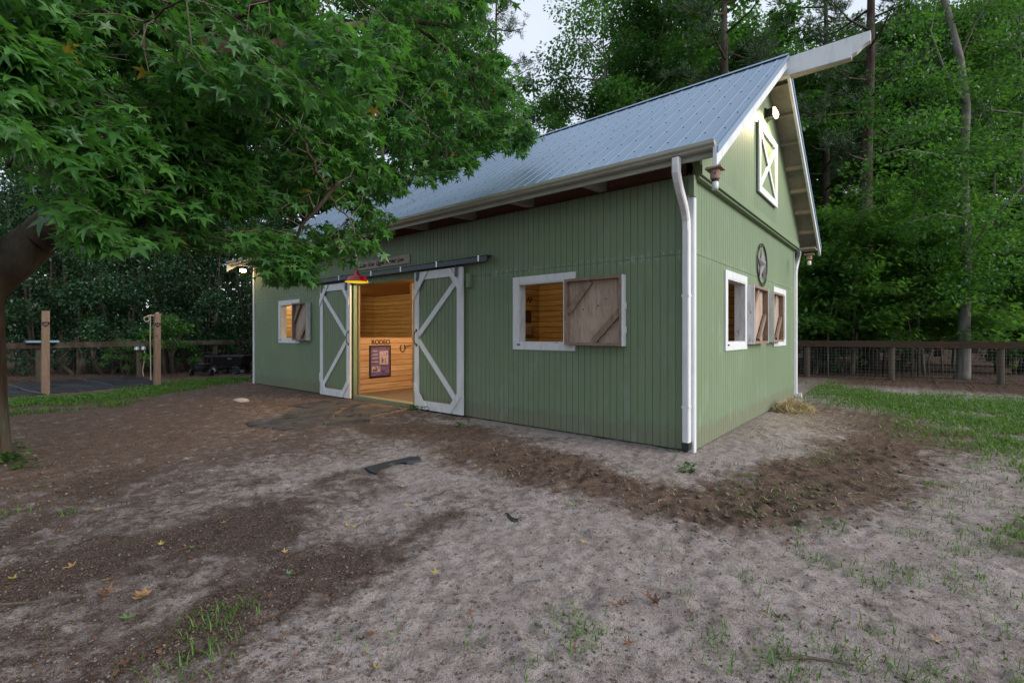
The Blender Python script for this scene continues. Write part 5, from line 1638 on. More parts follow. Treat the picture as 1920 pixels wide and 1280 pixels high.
# far wood that reads as one mass
r = np.random.default_rng(60)
n = 90000
px = r.uniform(-700, 2700, n); d = r.uniform(44, 66, n)
zz = 15 * r.random(n) ** 1.15
c = EYE + d[:, None] * (FW + RT * ((px - 960) / FPX)[:, None]); c[:, 2] = zz
gap = np.exp(-((px - 985) / 60) ** 2)
keep = zz < 13.5 - 3.5 * gap + 3 * (vnoise(px / 45, np.zeros(n)) - .5) * 2
c = c[keep]; n = len(c)
far = fast_mesh('far_wood', oval_leaves(c, unit(n, r), unit(n, r), r.uniform(.55, 1.0, n), .7), 4, [M['wood_far']], np.repeat(np.clip(vnoise(c[:, 0] * .5, c[:, 2] * .5 + c[:, 1] * .3) + r.normal(0, .12, n), 0, 1), 4))
tag(link('far_wood', far), 'distant mass of woodland foliage closing the view all round', 'woodland', None, 'stuff')

# ------------------------------------------------------------------ fences
def wire_mesh(mb, a, b, z0, z1, step=0.10, stepz=0.10, w=0.0021):
    a = Vector((a[0], a[1], 0)); b = Vector((b[0], b[1], 0)); L = (b - a).length; d = (b - a) / L; nrm = Vector((-d.y, d.x, 0))
    k = 0
    while k * step < L:
        p = a + d * k * step
        mb.hexa([p + Vector((0, 0, z0)) - d * w - nrm * w, p + Vector((0, 0, z0)) + d * w - nrm * w, p + Vector((0, 0, z0)) + d * w + nrm * w, p + Vector((0, 0, z0)) - d * w + nrm * w],
                [p + Vector((0, 0, z1)) - d * w - nrm * w, p + Vector((0, 0, z1)) + d * w - nrm * w, p + Vector((0, 0, z1)) + d * w + nrm * w, p + Vector((0, 0, z1)) - d * w + nrm * w])
        k += 1
    z = z0
    while z <= z1 + 1e-3:
        mb.bar(a + Vector((0, 0, z)), b + Vector((0, 0, z)), 2 * w, 2 * w); z += stepz


def fence(posts, ztop, railh, label, rpost=0.085, front=(0, -1), railmat='rail'):
    t = thing('wire_fence', (posts[0][0], posts[0][1], 0), label, 'fence')
    for (x, y) in posts:
        mb = MB(); z1 = ztop - 0.03
        j = rng.normal(0, 0.012, 2)
        mb.tube([(x, y, -0.2), (x + j[0] * .5, y, 0.5), (x + j[0], y + j[1], z1)], [rpost * 1.02, rpost, rpost * .95], 12)
        mb.build('post', M['fence'], t, smooth=False)
    for (a, b) in zip(posts, posts[1:]):
        mb = MB(); o = Vector((front[0], front[1], 0)) * (rpost + 0.022)
        mb.bar(Vector((a[0], a[1], ztop - railh / 2)) + o, Vector((b[0], b[1], ztop - railh / 2 + rng.normal(0, .008))) + o, 0.038, railh)
        mb.build('rail', M[railmat], t)
    mb = MB()
    for (a, b) in zip(posts, posts[1:]):
        o = Vector((front[0], front[1])) * (rpost + 0.006)
        wire_mesh(mb, (a[0] + o[0], a[1] + o[1]), (b[0] + o[0], b[1] + o[1]), 0.06, ztop - railh - 0.01)
    mb.build('wire_mesh', M['wire'] if railmat == 'rail' else M['iron'], t)
    return t


fence([(-5.2, 12.25), (-2.9, 12.6), (-0.647, 12.967), (1.587, 13.357), (4.054, 13.743), (6.5, 14.15), (9.0, 14.6)], 1.225, 0.20, 'timber railed wire fence across the lawn right of the barn', 0.085, (0.165, -0.986))
fence([(-16.5, -9.0), (-17.0, -6.6), (-17.69, -4.018), (-18.309, -1.508), (-19.0, 1.05), (-19.6, 3.6), (-20.2, 6.2)], 1.20, 0.17, 'old timber and wire fence behind the black mats on the left', 0.095, (0.97, -0.24), 'barkdark')
# double outlet on the fence post
t = thing('outdoor_outlet', (-18.2, -1.53, 1.0), 'pair of silver weather covers with a drooping cable on the fence post', 'outlet')
for dy in (-0.085, 0.085):
    mb = MB(); mb.lathe((-18.15 + dy * 0.3, -1.53 + dy, 0.90), [(0.07, 0), (0.078, 0.02), (0.07, 0.10), (0.04, 0.125)], 12); mb.build('cover', M['steel'], t)
mb = MB(); mb.box(-18.20, -18.15, -1.63, -1.42, 1.02, 1.12); mb.build('mount', M['track'], t)
mb = MB(); mb.tube([(-18.13, -1.43, 0.91), (-18.09, -1.40, 0.75), (-18.10, -1.44, 0.45), (-18.12, -1.47, 0.2), (-18.1, -1.45, 0.0)], 0.016, 6); mb.build('cable', M['hose'], t)
x, y = -17.66, -3.98
mb = MB(); mb.box(x - .14, x + .30, y - .34, y + .34, 1.20, 1.215); mb.box(x - .14, x + .30, y - .34, y - .325, 1.216, 1.26); mb.box(x - .14, x + .30, y + .325, y + .34, 1.216, 1.26); mb.box(x + .285, x + .30, y - .324, y + .324, 1.216, 1.26)
tag(mb.build('tray', M['bluetray'], None, (x, y, 1.2)), 'pale blue shallow tray on top of the fence post behind the left timber post', 'tray')


# wash bay: two timber posts with iron hearts, black mats
def heart(mb, c, s, ax, nrm):
    pts = []
    for k in range(25):
        a = 2 * math.pi * k / 24
        u = 16 * math.sin(a) ** 3 / 17; w = (13 * math.cos(a) - 5 * math.cos(2 * a) - 2 * math.cos(3 * a) - math.cos(4 * a)) / 17
        pts.append(Vector(c) + Vector(ax) * u * s + Vector((0, 0, 1)) * w * s)
    mb.tube(pts, s * 0.22, 6, False)


FR = Vector(-FW); fa = math.atan2(0.12, 1.0)
for i, ((px, pt, pb, d), lab) in enumerate((((85.0, 583, 739, 11.55), 'left pale timber post with an iron heart by the black mats'), ((294.5, 588, 723, 13.45), 'right pale timber post with an iron heart and a dangling hose'))):
    b = dep(px, pb, d); x, y = b[0], b[1]; zt = dep(px, pt, d)[2]
    t = thing('timber_post', (x, y, 0), lab, 'post', 'timber posts with iron hearts at the wash bay')
    mb = MB(); w = 0.072
    mb.hexa([(x - w, y - w, -.2), (x + w, y - w, -.2), (x + w, y + w, -.2), (x - w, y + w, -.2)], [(x - w, y - w + .01, zt), (x + w, y - w + .01, zt), (x + w, y + w, zt + .004), (x - w, y + w, zt + .004)])
    mb.build('shaft', M['post'], t)
    mb = MB(); heart(mb, (x + w + 0.012, y - 0.0, zt - 0.31), 0.062, (0, 1, 0), (1, 0, 0)); mb.build('heart', M['iron'], t)
    if i == 1:
        mb = MB(); mb.tube([(x, y - w, zt - .07), (x + .02, y - w - .06, zt - .05), (x + .03, y - w - .16, zt - .08)], 0.022, 8); mb.tube([(x + .02, y - w - .17 + .06 * math.cos(a), zt - .16 + .07 * math.sin(a)) for a in np.linspace(0, 6.28, 14)], 0.013, 6, False); mb.box(x - .03, x + .03, y - .03, y + .03, zt + .003, zt + .035)
        mb.build('hose_hook', M['hose'], t)
        mb = MB(); mb.tube([(x + .03, y - w - .09, zt - .08), (x + .04, y - w - .095, 1.2), (x + .035, y - w - .085, .6), (x + .03, y - w - .08, .28)], 0.013, 6); mb.lathe((x + .03, y - w - .08, .16), [(0.01, 0), (0.022, 0.02), (0.015, 0.12)], 8); mb.build('hanging_hose', M['hose'], t)


def mat_slab(name, poly, z, th, m, label, cat, group=None, wav=0.012, seed=1):
    r = np.random.default_rng(seed)
    """irregular rubber sheet: subdivided outline, slightly uneven"""
    out = []
    for i, a in enumerate(poly):
        b = poly[(i + 1) % len(poly)]
        n = max(2, int(math.hypot(b[0] - a[0], b[1] - a[1]) / 0.12))
        for k in range(n):
            u = k / n; out.append((a[0] + (b[0] - a[0]) * u + r.normal(0, wav), a[1] + (b[1] - a[1]) * u + r.normal(0, wav)))
    cxm = sum(p[0] for p in out) / len(out); cym = sum(p[1] for p in out) / len(out)
    vs = []; fs = []; n = len(out); rings = (1.0, 0.97, 0.75, 0.5, 0.25)
    for ri, s in enumerate(rings):
        for p in out:
            x = cxm + (p[0] - cxm) * s; y = cym + (p[1] - cym) * s
            vs.append((x, y, max(gz(x, y), -0.02) + z + (th if ri else 0.0) + (r.normal(0, .004) if ri > 1 else 0)))
    vs.append((cxm, cym, gz(cxm, cym) + z + th))
    for ri in range(len(rings) - 1):
        for k in range(n): fs.append((ri * n + k, ri * n + (k + 1) % n, (ri + 1) * n + (k + 1) % n, (ri + 1) * n + k))
    for k in range(n): fs.append(((len(rings) - 1) * n + k, (len(rings) - 1) * n + (k + 1) % n, len(vs) - 1))
    b0 = len(vs)
    vs += [(p[0], p[1], -0.08) for p in out]
    for k in range(n): fs.append((b0 + k, b0 + (k + 1) % n, (k + 1) % n, k))
    mb = MB(); mb.add(vs, fs)
    return tag(mb.build(name, m, None, (cxm, cym, 0)), label, cat, group)


g2 = 'black stall mats laid as a wash bay floor'
mat_slab('rubber_mat', [(-13.95, -5.9), (-13.95, -4.42), (-17.2, -4.75), (-17.2, -6.2)], 0.02, .025, M['rubber'], 'black rubber mat beside the sweetgum trunk at the wash bay', 'mat', g2, .006, 1)
mat_slab('rubber_mat', [(-13.92, -4.38), (-14.22, -2.95), (-17.6, -3.15), (-17.3, -4.70)], 0.02, .03, M['rubber'], 'middle black rubber mat right of the left timber post', 'mat', g2, .006, 2)
mat_slab('rubber_mat', [(-14.24, -2.90), (-14.45, -1.80), (-17.95, -1.75), (-17.65, -3.08)], 0.025, .035, M['rubber'], 'farthest black rubber mat reaching the outlet post', 'mat', g2, .006, 3)
g3 = 'worn dusty mats outside the barn door'
def gpoly(*pp): return gp(*pp)
mat_slab('dusty_mat', gpoly((462, 796), (520, 783), (560, 768), (640, 764), (600, 800), (560, 810), (500, 806)), 0.008, .016, M['dusty'], 'widest grey dusty rubber mat lying left of the door threshold', 'mat', g3, .03, 4)
mat_slab('dusty_mat', gpoly((545, 763), (566, 757), (630, 752), (664, 752), (700, 760), (645, 763), (575, 766)), 0.010, .012, M['dusty'], 'narrow dark dusty mat at the foot of the left sliding door', 'mat', g3, .03, 5)
mat_slab('dusty_mat', gpoly((648, 766), (702, 762), (748, 768), (712, 776), (682, 783), (690, 792), (652, 797), (606, 800)), 0.006, .014, M['dusty'], 'sandy dusty mat right in front of the threshold', 'mat', g3, .035, 6)
mat_slab('buried_mat', gpoly((684, 876), (722, 866), (770, 856), (786, 855), (792, 864), (766, 867), (750, 865), (728, 871), (703, 879), (706, 886)), 0.012, .012, M['track'], 'blue grey rubber mat corner sticking out of the sand', 'mat', None, .008, 7)
mat_slab('buried_mat', gpoly((949, 967), (954, 966), (958, 974), (971, 978), (970, 984), (957, 981)), 0.006, .006, M['dusty'], 'tiny grey rubber scrap in the middle of the sand', 'mat scrap', None, .004, 8)

# flat pale stone
c = gnd(452, 753); mb = MB()
vs = []
for ri, (s, h) in enumerate(((1, -0.02), (1.02, 0.02), (0.8, 0.05), (0.35, 0.065))):
    for k in range(11):
        a = 2 * math.pi * k / 11; q = 1 + 0.18 * math.sin(2.3 * k + 1)
        vs.append((c[0] + RT[0] * .15 * s * q * math.cos(a) + FW[0] * .10 * s * q * math.sin(a), c[1] + RT[1] * .15 * s * q * math.cos(a) + FW[1] * .10 * s * q * math.sin(a), gz(c[0], c[1]) + h))
fs = [(r_ * 11 + k, r_ * 11 + (k + 1) % 11, (r_ + 1) * 11 + (k + 1) % 11, (r_ + 1) * 11 + k) for r_ in range(3) for k in range(11)] + [tuple(33 + k for k in range(11))]
mb.add(vs, fs)
tag(mb.build('flat_stone', M['stone'], None, tuple(c), True), 'flat pale stone lying on the brown dirt before the barn', 'stone')


# ------------------------------------------------------------------ broadcast spreader and dump cart
def frame_at(px, py, d=None):
    b = gnd(px, py); return Vector((b[0], b[1], gz(b[0], b[1])))


o = frame_at(378, 705); f_ = Vector(RT); k_ = Vector(FW); u_ = Vector((0, 0, 1))
t = thing('broadcast_spreader', o, 'small black two wheeled broadcast spreader with upright handle by the barn end', 'spreader')
def L(a, b, c): return o + f_ * a + k_ * b + u_ * c
mb = MB()
prof = [(0.10, 0.16), (0.14, 0.18), (0.225, 0.36), (0.235, 0.40), (0.245, 0.41), (0.23, 0.415), (0.215, 0.40), (0.12, 0.2)]
mb.lathe(tuple(o), [(r_, h_) for r_, h_ in prof], 24)
for h_ in (0.25, 0.31): mb.lathe(tuple(o), [(0.165 + (h_ - .22) * .5, h_), (0.178 + (h_ - .22) * .5, h_ + .012), (0.17 + (h_ - .22) * .5, h_ + .024)], 24)
mb.build('hopper', M['blackp'], t, smooth=False)
for s in (-1, 1):
    mb = MB()
    c = L(0.34 * s, 0, 0.125)
    pts = []
    ring = [c + k_ * (.095 * math.cos(a)) + u_ * (.095 * math.sin(a)) for a in np.linspace(0, 2 * math.pi, 21)]
    mb.tube(ring, 0.036, 8, False); w = mb.build('wheel', M['rubber'], t)
    mb = MB(); mb.tube([c - f_ * .02, c + f_ * .02], 0.062, 12); mb.build('rim', M['iron'], w)
mb = MB(); mb.tube([L(-.36, 0, .125), L(.36, 0, .125)], 0.012, 8); mb.bar(L(-.16, 0.02, .15), L(.16, .02, .15), .05, .04); mb.build('axle', M['iron'], t)
mb = MB()
for s in (-1, 1): mb.tube([L(.15 * s, .02, .14), L(.19 * s, .22, .40), L(.175 * s, .34, .78)], 0.014, 7)
mb.tube([L(-.175, .34, .78), L(0, .35, .80), L(.175, .34, .78)], 0.016, 7); mb.tube([L(-.19, .22, .42), L(.19, .22, .42)], 0.010, 6)
mb.build('handle', M['black'], t)
mb = MB(); mb.tube([L(0, 0, .12), L(0, 0, .165)], 0.11, 14); mb.build('spreader_plate', M['dkgreen'], t)

o = frame_at(434, 700); 
t = thing('dump_cart', o, 'black poly dump cart with low wheels parked at the barn end', 'cart')
ax = Vector((RT[0], RT[1], 0)); ay = Vector((FW[0], FW[1], 0))
def C(a, b, c): return o + ax * a + ay * b + u_ * c
def tub(a, b0, b1, z0, z1, th):
    mb = MB()
    bo = [(-b0[0], -b0[1]), (b0[0], -b0[1]), (b0[0], b0[1]), (-b0[0], b0[1])]; to = [(-b1[0], -b1[1]), (b1[0], -b1[1]), (b1[0], b1[1]), (-b1[0], b1[1])]
    V = [C(p[0], p[1], z0) for p in bo] + [C(p[0], p[1], z1) for p in to]
    bi = [(p[0] * .93, p[1] * .90) for p in bo]; ti = [(p[0] * .955, p[1] * .93) for p in to]
    V += [C(p[0], p[1], z0 + th) for p in bi] + [C(p[0], p[1], z1) for p in ti]
    F = [(3, 2, 1, 0)] + [(i, (i + 1) % 4, 4 + (i + 1) % 4, 4 + i) for i in range(4)] + [(4 + i, 4 + (i + 1) % 4, 12 + (i + 1) % 4, 12 + i) for i in range(4)] + [(8 + (i + 1) % 4, 8 + i, 12 + i, 12 + (i + 1) % 4) for i in range(4)] + [(8, 9, 10, 11)]
    mb.add(V, F)
    return mb
mb = tub(0, (.50, .30), (.66, .42), 0.33, 0.64, .02)
for q in range(-4, 5): mb.bar(C(q * .12 * 1.0, -.31, .36), C(q * .145, -.40, .60), .02, .012, ay)
tb = mb.build('tub', M['blackp'], t)
mb = MB()
rim = [C(-.68, -.44, .65), C(.68, -.44, .65), C(.68, .44, .65), C(-.68, .44, .65)]
for a, b in zip(rim, rim[1:] + rim[:1]): mb.bar(a, b, .05, .045)
mb.build('rim', M['blackp'], tb)
mb = MB(); mb.bar(C(.10, -.402, .565), C(.24, -.402, .565), .006, .025); mb.build('badge', M['paper'], tb)
for (a, b) in ((-.42, -.36), (-.42, .36), (.38, -.36), (.38, .36)):
    mb = MB(); c = C(a, b, .15)
    ring = [c + ax * (.11 * math.cos(q)) + u_ * (.11 * math.sin(q)) for q in np.linspace(0, 2 * math.pi, 21)]
    mb.tube(ring, 0.042, 8, False); w = mb.build('wheel', M['rubber'], t)
    mb = MB(); mb.tube([c - ay * .03, c + ay * .03], 0.075, 12); mb.build('rim', M['steel'] if b < 0 and a < 0 else M['iron'], w)
mb = MB()
for b in (-.18, .18): mb.bar(C(-.48, b, .27), C(.46, b, .27), .04, .04)
mb.bar(C(-.42, -.36, .16), C(-.42, .36, .16), .035, .035); mb.bar(C(.38, -.36, .16), C(.38, .36, .16), .035, .035)
for a in (-.42, .38):
    mb.bar(C(a, -.18, .17), C(a, -.18, .32), .04, .03); mb.bar(C(a, .18, .17), C(a, .18, .32), .04, .03)
mb.build('chassis', M['iron'], t)
mb = MB(); mb.tube([C(.46, 0, .25), C(.62, -.25, .2), C(.70, -.5, .14)], .016, 7); mb.tube([C(.62, -.55, .14), C(.78, -.46, .14)], .018, 7); mb.build('pull_handle', M['black'], t)
c = frame_at(452, 697); mb = MB()
mb.hexa([c + Vector((-.12, -.1, .0)), c + Vector((.10, -.12, .0)), c + Vector((.14, .06, .0)), c + Vector((-.08, .1, .0))], [c + Vector((-.06, -.05, .10)), c + Vector((.06, -.08, .06)), c + Vector((.09, .04, .03)), c + Vector((-.05, .07, .09))])
tag(mb.build('feed_scoop', M['paper'], None, c), 'crumpled white scrap lying under the front of the dump cart', 'scrap')
mb = MB(); c = frame_at(446, 701); mb.bar(c - ax * .22 + u_ * .02, c + ax * .2 + u_ * .02, .05, .012)
tag(mb.build('board_scrap', M['plaque'], None, c), 'short pale board scrap on the leaves in front of the dump cart', 'board')

# ------------------------------------------------------------------ hay, straw, leaves, twigs, weeds
def strands(P, L_, r, flat=0.25, w=0.0022):
    n = len(P); a = r.uniform(0, 6.283, n); d = np.stack([np.cos(a), np.sin(a), r.normal(0, flat, n)], -1); d /= np.linalg.norm(d, axis=1, keepdims=True)
    l = L_ * r.uniform(.5, 1.3, n)
    up = np.tile([0, 0, 1.0], (n, 1)); s = np.cross(d, up); s /= np.linalg.norm(s, axis=1, keepdims=True)
    a0 = P - d * l[:, None] / 2; a1 = P + d * l[:, None] / 2
    m = P + up * (0.06 * l)[:, None] * r.normal(0, 1, n)[:, None]
    return np.stack([a0 - s * w, a0 + s * w, m + s * w, m - s * w, m - s * w, m + s * w, a1 + s * w, a1 - s * w], 1).reshape(-1, 3)


r = np.random.default_rng(8)
hc = gnd(1487, 768); hx, hy = hc[0], hc[1]; hx = max(hx, 0.30)
n = 2600
rho = r.random(n) ** .6; a = r.uniform(0, 6.28, n)
x = hx + .36 * rho * np.cos(a); y = hy + .62 * rho * np.sin(a)
x = np.maximum(x, 0.04)
z = 0.22 * np.maximum(0, 1 - rho ** 1.3) * r.random(n) ** .5 * (0.7 + 0.5 * np.sin(3 * a + 1))
P = np.stack([x, y, z + np.array([gz(i, j) for i, j in zip(x, y)])], -1)
V = strands(P, .20, r, .5, .0035) ; V[:, 0] = np.maximum(V[:, 0], 0.015)
me = fast_mesh('hay_pile', V - np.array([hx, hy, 0]), 4, [M['straw']], np.repeat(r.random(n), 8))
tag(link('hay_pile', me, None, (hx, hy, 0)), 'small heap of loose yellow hay against the rear corner of the gable', 'hay')
n = 3400
q = [gnd(r.normal(1500, 60), abs(r.normal(0, 26)) + 770) for _ in range(1500)] + [gnd(r.uniform(1330, 1560), r.uniform(770, 830)) for _ in range(500)] + [gnd(r.uniform(1200, 1750), r.uniform(800, 950)) for _ in range(260)] + [gnd(r.uniform(620, 1000), r.uniform(775, 900)) for _ in range(120)]
P = np.array([p for p in q if not (p[0] < 0.03 and p[1] > -0.03)]); P[:, 2] = [gz(a, b) + .008 for a, b in P[:, :2]]
n = len(P)
me = fast_mesh('straw', strands(P, .11, r, .06, .0018), 4, [M['straw']], np.repeat(r.random(n), 8))
tag(link('straw', me), 'thin scattered straw on the trodden soil beside the gable', 'straw', None, 'stuff')
# litter of small brown leaf bits
n = 11000
q = np.array([gnd(r.uniform(-40, 1000) if r.random() < .72 else r.uniform(0, 1930), 800 + 490 * r.random() ** .8) for _ in range(n)])
x, y = q[:, 0], q[:, 1]
d1, l1, w_1, _, _, _, _ = masks(x, y)
keep = (r.random(n) < .04 + .75 * l1 + .18 * d1) & ~((x < 0.03) & (y > -0.03))
P = q[keep]
n2 = 6500
x = np.concatenate([r.uniform(-19.5, -15.0, n2), r.uniform(-1, 8, n2)]); y = np.concatenate([r.uniform(-8, 4, n2), r.uniform(10.2, 15.5, n2)])
P = np.concatenate([P, np.stack([x, y, 0 * x], -1)])
P[:, 2] = [gz(a, b) + .004 for a, b in P[:, :2]]
n = len(P); big = np.where((P[:, 0] < -15) | (P[:, 1] > 10), 1.9, 1.0)
a = r.uniform(0, 6.28, n)
V = oval_leaves(P, np.stack([np.cos(a), np.sin(a), r.normal(0, .2, n)], -1), np.array([0, 0, 1.]) + r.normal(0, .35, (n, 3)), r.uniform(.010, .030, n) * big, .55)
V[:, 2] = np.maximum(V[:, 2], np.repeat(P[:, 2], 4) - 0.001)
me = fast_mesh('leaf_litter', V, 4, [M['brownleaf']], np.repeat(r.random(n), 4))
tag(link('leaf_litter', me), 'countless small brown leaf scraps on the shaded soil and wood floor', 'leaf litter', None, 'stuff')

n = 26000
q = np.array([gnd(r.uniform(-40, 1960), 790 + 500 * r.random() ** .75) for _ in range(n)])
d1, l1, w_1, _, _, _, _ = masks(q[:, 0], q[:, 1])
keep = (r.random(n) < .30 + .7 * np.maximum(d1, l1)) & ~((q[:, 0] < 0.06) & (q[:, 1] > -0.06))
P = q[keep]; d1 = d1[keep]; n = len(P); P[:, 2] = [gz(a, b) for a, b in P[:, :2]]
OCT = np.array([(1, 0, 0), (0, 1, 0), (-1, 0, 0), (0, -1, 0), (0, 0, .75), (0, 0, -.6)], float)
OF = np.array([(0, 1, 4), (1, 2, 4), (2, 3, 4), (3, 0, 4), (1, 0, 5), (2, 1, 5), (3, 2, 5), (0, 3, 5)])
s = (.003 + .015 * r.random(n) ** 4 * (.6 + 1.3 * d1))
V = P[:, None] + OCT[None] * s[:, None, None] * r.uniform(.55, 1.3, (n, 6, 1)) + np.array([0, 0, .25])[None, None] * s[:, None, None]
F_ = (np.arange(n)[:, None, None] * 6 + OF[None]).reshape(-1, 3)
me = fast_mesh('soil_crumbs', (V.reshape(-1, 3), F_), 3, [M['crumb']], np.repeat(r.random(n), 6))
tag(link('soil_crumbs', me), 'countless little crumbs of soil and bark on the yard', 'soil crumbs', None, 'stuff')

FL = [('tanleaf', 134, 1068, .075, 'pale tan fallen star leaf on the dark soil at the left'), ('yellowleaf', 25, 1091, .06, 'yellow fallen leaf at the left edge of the dark soil'), ('greenleaf', 240, 1166, .085, 'bright green fallen star leaf in the lower left'), ('tanleaf', 205, 1092, .07, 'tan fallen leaf beside a green bit left of centre'), ('brownleaf', 305, 1100, .07, 'brown curled fallen leaf below the leaf mould'), ('tanleaf', 268, 1126, .08, 'tan crumpled fallen leaf above the grass tuft'), ('brownleaf', 205, 1122, .07, 'rust fallen leaf left of the crumpled tan one'), ('tanleaf', 183, 958, .06, 'tan fallen leaf on the dark patch edge'), ('tanleaf', 420, 983, .055, 'tan fallen leaf standing on the brown soil'), ('greenleaf', 362, 1028, .05, 'small green fallen leaf in the brown soil'), ('yellowleaf', 300, 1024, .05, 'dull yellow fallen leaf left of the small green one'), ('tanleaf', 533, 1036, .055, 'tan fallen leaf right of the leaf mould'), ('brownleaf', 560, 1082, .06, 'orange brown fallen leaf beside a grey green one'), ('greenleaf', 541, 1080, .05, 'grey green fallen leaf beside an orange brown one'), ('brownleaf', 505, 1123, .05, 'orange fallen leaf on the sand right of the mould'), ('yellowleaf', 764, 950, .05, 'yellow fallen leaf on pale sand in the middle'), ('tanleaf', 755, 911, .045, 'tan fallen leaf near the buried mat'), ('yellowleaf', 817, 1080, .06, 'golden fallen leaf on the brown patch right of centre'), ('yellowleaf', 700, 1265, .07, 'golden brown fallen leaf at the bottom edge'), ('brownleaf', 1138, 1092, .055, 'rust brown fallen leaf on the sand at right'), ('brownleaf', 1166, 1145, .06, 'dark red fallen leaf left of the brown clump'), ('brownleaf', 1225, 1134, .075, 'brown crumpled fallen leaf clump at right'), ('yellowleaf', 1095, 1022, .055, 'pale yellow fallen leaf on the sand right of centre'), ('brownleaf', 1180, 1212, .06, 'brown fallen leaf by a hoof print'), ('brownleaf', 1075, 1222, .05, 'rusty fallen leaf under the large grass tuft'), ('brownleaf', 960, 1092, .05, 'small rust fallen leaf in the centre sand'), ('brownleaf', 677, 1208, .06, 'dark red fallen leaf at lower centre'), ('brownleaf', 696, 1200, .055, 'dark fallen leaf right beside the dark red one'), ('tanleaf', 700, 1192, .05, 'tan fallen leaf above the dark red pair'), ('brownleaf', 232, 1250, .06, 'red brown fallen leaf at the lower left bottom'), ('brownleaf', 880, 1155, .05, 'brown fallen leaf near the bottom centre'), ('brownleaf', 855, 1137, .05, 'rusty fallen leaf left of the brown bottom centre one'), ('brownleaf', 1713, 952, .05, 'orange brown fallen leaf near the right lawn patch'), ('brownleaf', 1430, 1146, .045, 'orange fallen leaf in the lower right sand'), ('brownleaf', 1457, 1157, .055, 'dark red fallen leaf in the lower right sand'), ('tanleaf', 1754, 1200, .06, 'tan fallen leaf in the lower right ruts'), ('brownleaf', 1292, 1155, .05, 'orange fallen leaf left of the right tufts'), ('brownleaf', 630, 1170, .05, 'rust fallen leaf left of lower centre'), ('greenleaf', 68, 915, .05, 'bright green fallen leaf near the sweetgum roots'), ('brownleaf', 845, 962, .045, 'rust fallen leaf on the pale tracks'), ('yellowleaf', 893, 875, .05, 'pale straw coloured fallen leaf by the brown soil arc'), ('yellowleaf', 650, 985, .05, 'pale yellow fallen leaf left of the brown patch'), ('yellowleaf', 665, 988, .045, 'little yellow fallen leaf next to the pale yellow one')]
rl = np.random.default_rng(99)
for m_, px, py, s, lab in FL:
    c = gnd(px, py); x, y = c[0], c[1]
    n = 1 if 'clump' not in lab and 'crumpled' not in lab else 3
    P = np.array([[rl.normal(0, .02) * (n > 1), rl.normal(0, .02) * (n > 1), .012 + .008 * k] for k in range(n)])
    a = rl.uniform(0, 6.28, n)
    V, F_, T_ = star_leaves(P, np.stack([np.cos(a), np.sin(a), 0 * a], -1), np.array([0, 0, 1.]) + rl.normal(0, .25, (n, 3)), np.full(n, s * .62), rl.random(n) * .9, STAR, -0.35)
    V[:, 2] = np.maximum(V[:, 2], 0.002)
    tag(link('fallen_leaf', fast_mesh('fallen_leaf', (V, F_), 3, [M[m_]], T_), None, (x, y, gz(x, y) + .004), 0), lab, 'fallen leaf', 'fallen leaves on the yard')

# low weeds
def weed(px, py, n, s, lab, h=.10):
    c = gnd(px, py); x, y = c[0], c[1]
    r = np.random.default_rng(int(px * 7 + py))
    P = r.normal(0, 1, (n, 3)) * [s, s * .5, 0]
    P = P @ np.array([[RT[0], RT[1], 0], [FW[0], FW[1], 0], [0, 0, 1]]); P[:, 2] = r.uniform(.01, h, n)
    a = r.uniform(0, 6.28, n)
    d = np.stack([np.cos(a), np.sin(a), r.uniform(-.2, .5, n)], -1)
    V = oval_leaves(P, d, np.array([0, 0, 1.]) + r.normal(0, .4, (n, 3)), r.uniform(.035, .07, n), .6)
    tag(link('weed', fast_mesh('weed', V, 4, [M['weed']], np.repeat(r.random(n) * .8, 4)), None, (x, y, gz(x, y)), 0), lab, 'weed', 'low green weeds')


weed(800, 771, 160, .20, 'low green weeds along the foot of the right sliding door')
weed(780, 768, 70, .10, 'leafy weeds at the left corner of the right sliding door')
weed(20, 878, 130, .09, 'broad green weeds at the foot of the sweetgum trunk')
weed(48, 885, 40, .07, 'small weeds right of the sweetgum trunk foot')
weed(30, 845, 30, .06, 'little weeds climbing beside the sweetgum trunk')
weed(865, 800, 30, .08, 'tiny weeds in the soil right of the right door')
weed(1290, 887, 40, .05, 'small bright weed in the sand before the near corner')

# a few twigs
for (px, py, l, w, lab) in ((45, 1140, .5, .006, 'thin pale twig on the dark soil at the left edge'), (355, 908, .22, .006, 'short white twig on the sand left of the buried mat'), (985, 905, .35, .005, 'thin twig on the sand near the brown arc'), (1530, 1240, .3, .008, 'dark twig in the lower right ruts'), (1300, 925, .3, .004, 'thin pale stalk on the brown arc')):
    c = gnd(px, py); a = px * .37; d = Vector((math.cos(a), math.sin(a), 0)); p = Vector((c[0], c[1], gz(c[0], c[1]) + .012)); s = Vector((-d.y, d.x, 0))
    mb = MB(); mb.tube([p - d * l / 2, p - d * l * .1 + s * .02, p + d * l / 2 - s * .015], [w, w * .9, w * .5], 5)
    tag(mb.build('fallen_twig', M['twig'], None, p), lab, 'twig', 'fallen twigs')

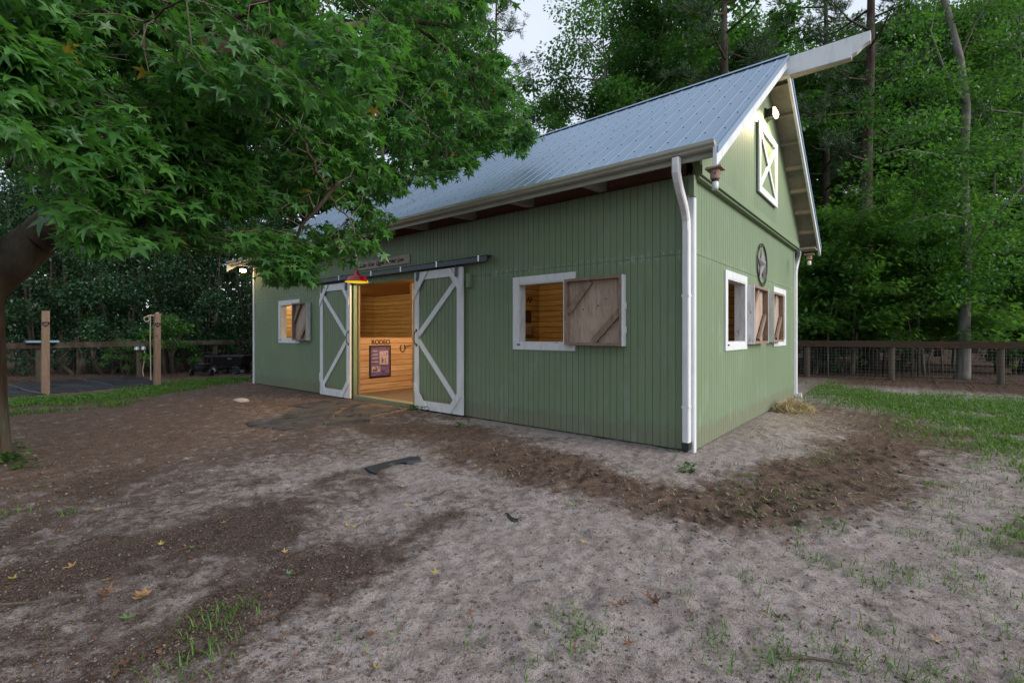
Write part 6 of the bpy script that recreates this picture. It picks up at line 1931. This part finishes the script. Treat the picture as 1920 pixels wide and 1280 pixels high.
# ------------------------------------------------------------------ sky, sun, camera
w = bpy.data.worlds.new('World'); SC.world = w; w.use_nodes = True
nt = w.node_tree; nt.nodes.clear()
sky = nt.nodes.new('ShaderNodeTexSky'); sky.sky_type = 'NISHITA'; sky.sun_disc = False
SUN_EL, SUN_AZ = R(24), R(79)      # azimuth clockwise from +Y
sky.sun_elevation = SUN_EL; sky.sun_rotation = SUN_AZ; sky.air_density = 1.0; sky.dust_density = 1.5; sky.ozone_density = 1.6
bg = nt.nodes.new('ShaderNodeBackground'); bg.inputs['Strength'].default_value = 0.115
wo = nt.nodes.new('ShaderNodeOutputWorld')
mx = nt.nodes.new('ShaderNodeMix'); mx.data_type = 'RGBA'; mx.inputs[0].default_value = 0.72
cl = nt.nodes.new('ShaderNodeTexNoise'); cl.inputs['Scale'].default_value = 2.2; cl.inputs['Detail'].default_value = 5
cr = nt.nodes.new('ShaderNodeValToRGB'); cr.color_ramp.elements[0].position = 0.3; cr.color_ramp.elements[1].position = 0.7
cr.color_ramp.elements[0].color = (5.2, 5.7, 6.6, 1); cr.color_ramp.elements[1].color = (6.4, 6.8, 7.5, 1)
tc = nt.nodes.new('ShaderNodeTexCoord')
nt.links.new(tc.outputs['Generated'], cl.inputs['Vector']); nt.links.new(cl.outputs['Fac'], cr.inputs[0])
nt.links.new(sky.outputs[0], mx.inputs[6]); nt.links.new(cr.outputs[0], mx.inputs[7])
nt.links.new(mx.outputs[2], bg.inputs[0]); nt.links.new(bg.outputs[0], wo.inputs[0])
sl = bpy.data.lights.new('sun', 'SUN'); sl.energy = 2.1; sl.angle = R(38); sl.color = (1.0, 0.95, 0.90)
so = bpy.data.objects.new('sun', sl); COL.objects.link(so); so.location = (10, -10, 20)
sd = Vector((math.sin(SUN_AZ) * math.cos(SUN_EL), math.cos(SUN_AZ) * math.cos(SUN_EL), math.sin(SUN_EL)))
so.rotation_euler = (-sd).to_track_quat('-Z', 'Y').to_euler()

cam = bpy.data.cameras.new('camera'); cam.sensor_width = 36; cam.lens = FPX / 1920 * 36
cam.shift_y = (HOR - 640) / 1920; cam.clip_end = 400; cam.clip_start = 0.05
co = bpy.data.objects.new('camera', cam); COL.objects.link(co)
co.location = EYE; co.rotation_euler = (R(90), 0, YAW)
SC.camera = co
SC.view_settings.view_transform = 'Standard'; SC.view_settings.look = 'None'; SC.view_settings.gamma = 1
SC.view_settings.exposure = 0.62
SC.render.engine = 'CYCLES'
SC.cycles.use_denoising = True
SC.cycles.max_bounces = 8; SC.cycles.diffuse_bounces = 4; SC.cycles.transmission_bounces = 4; SC.cycles.caustics_reflective = False; SC.cycles.caustics_refractive = False
SC.cycles.sample_clamp_indirect = 4
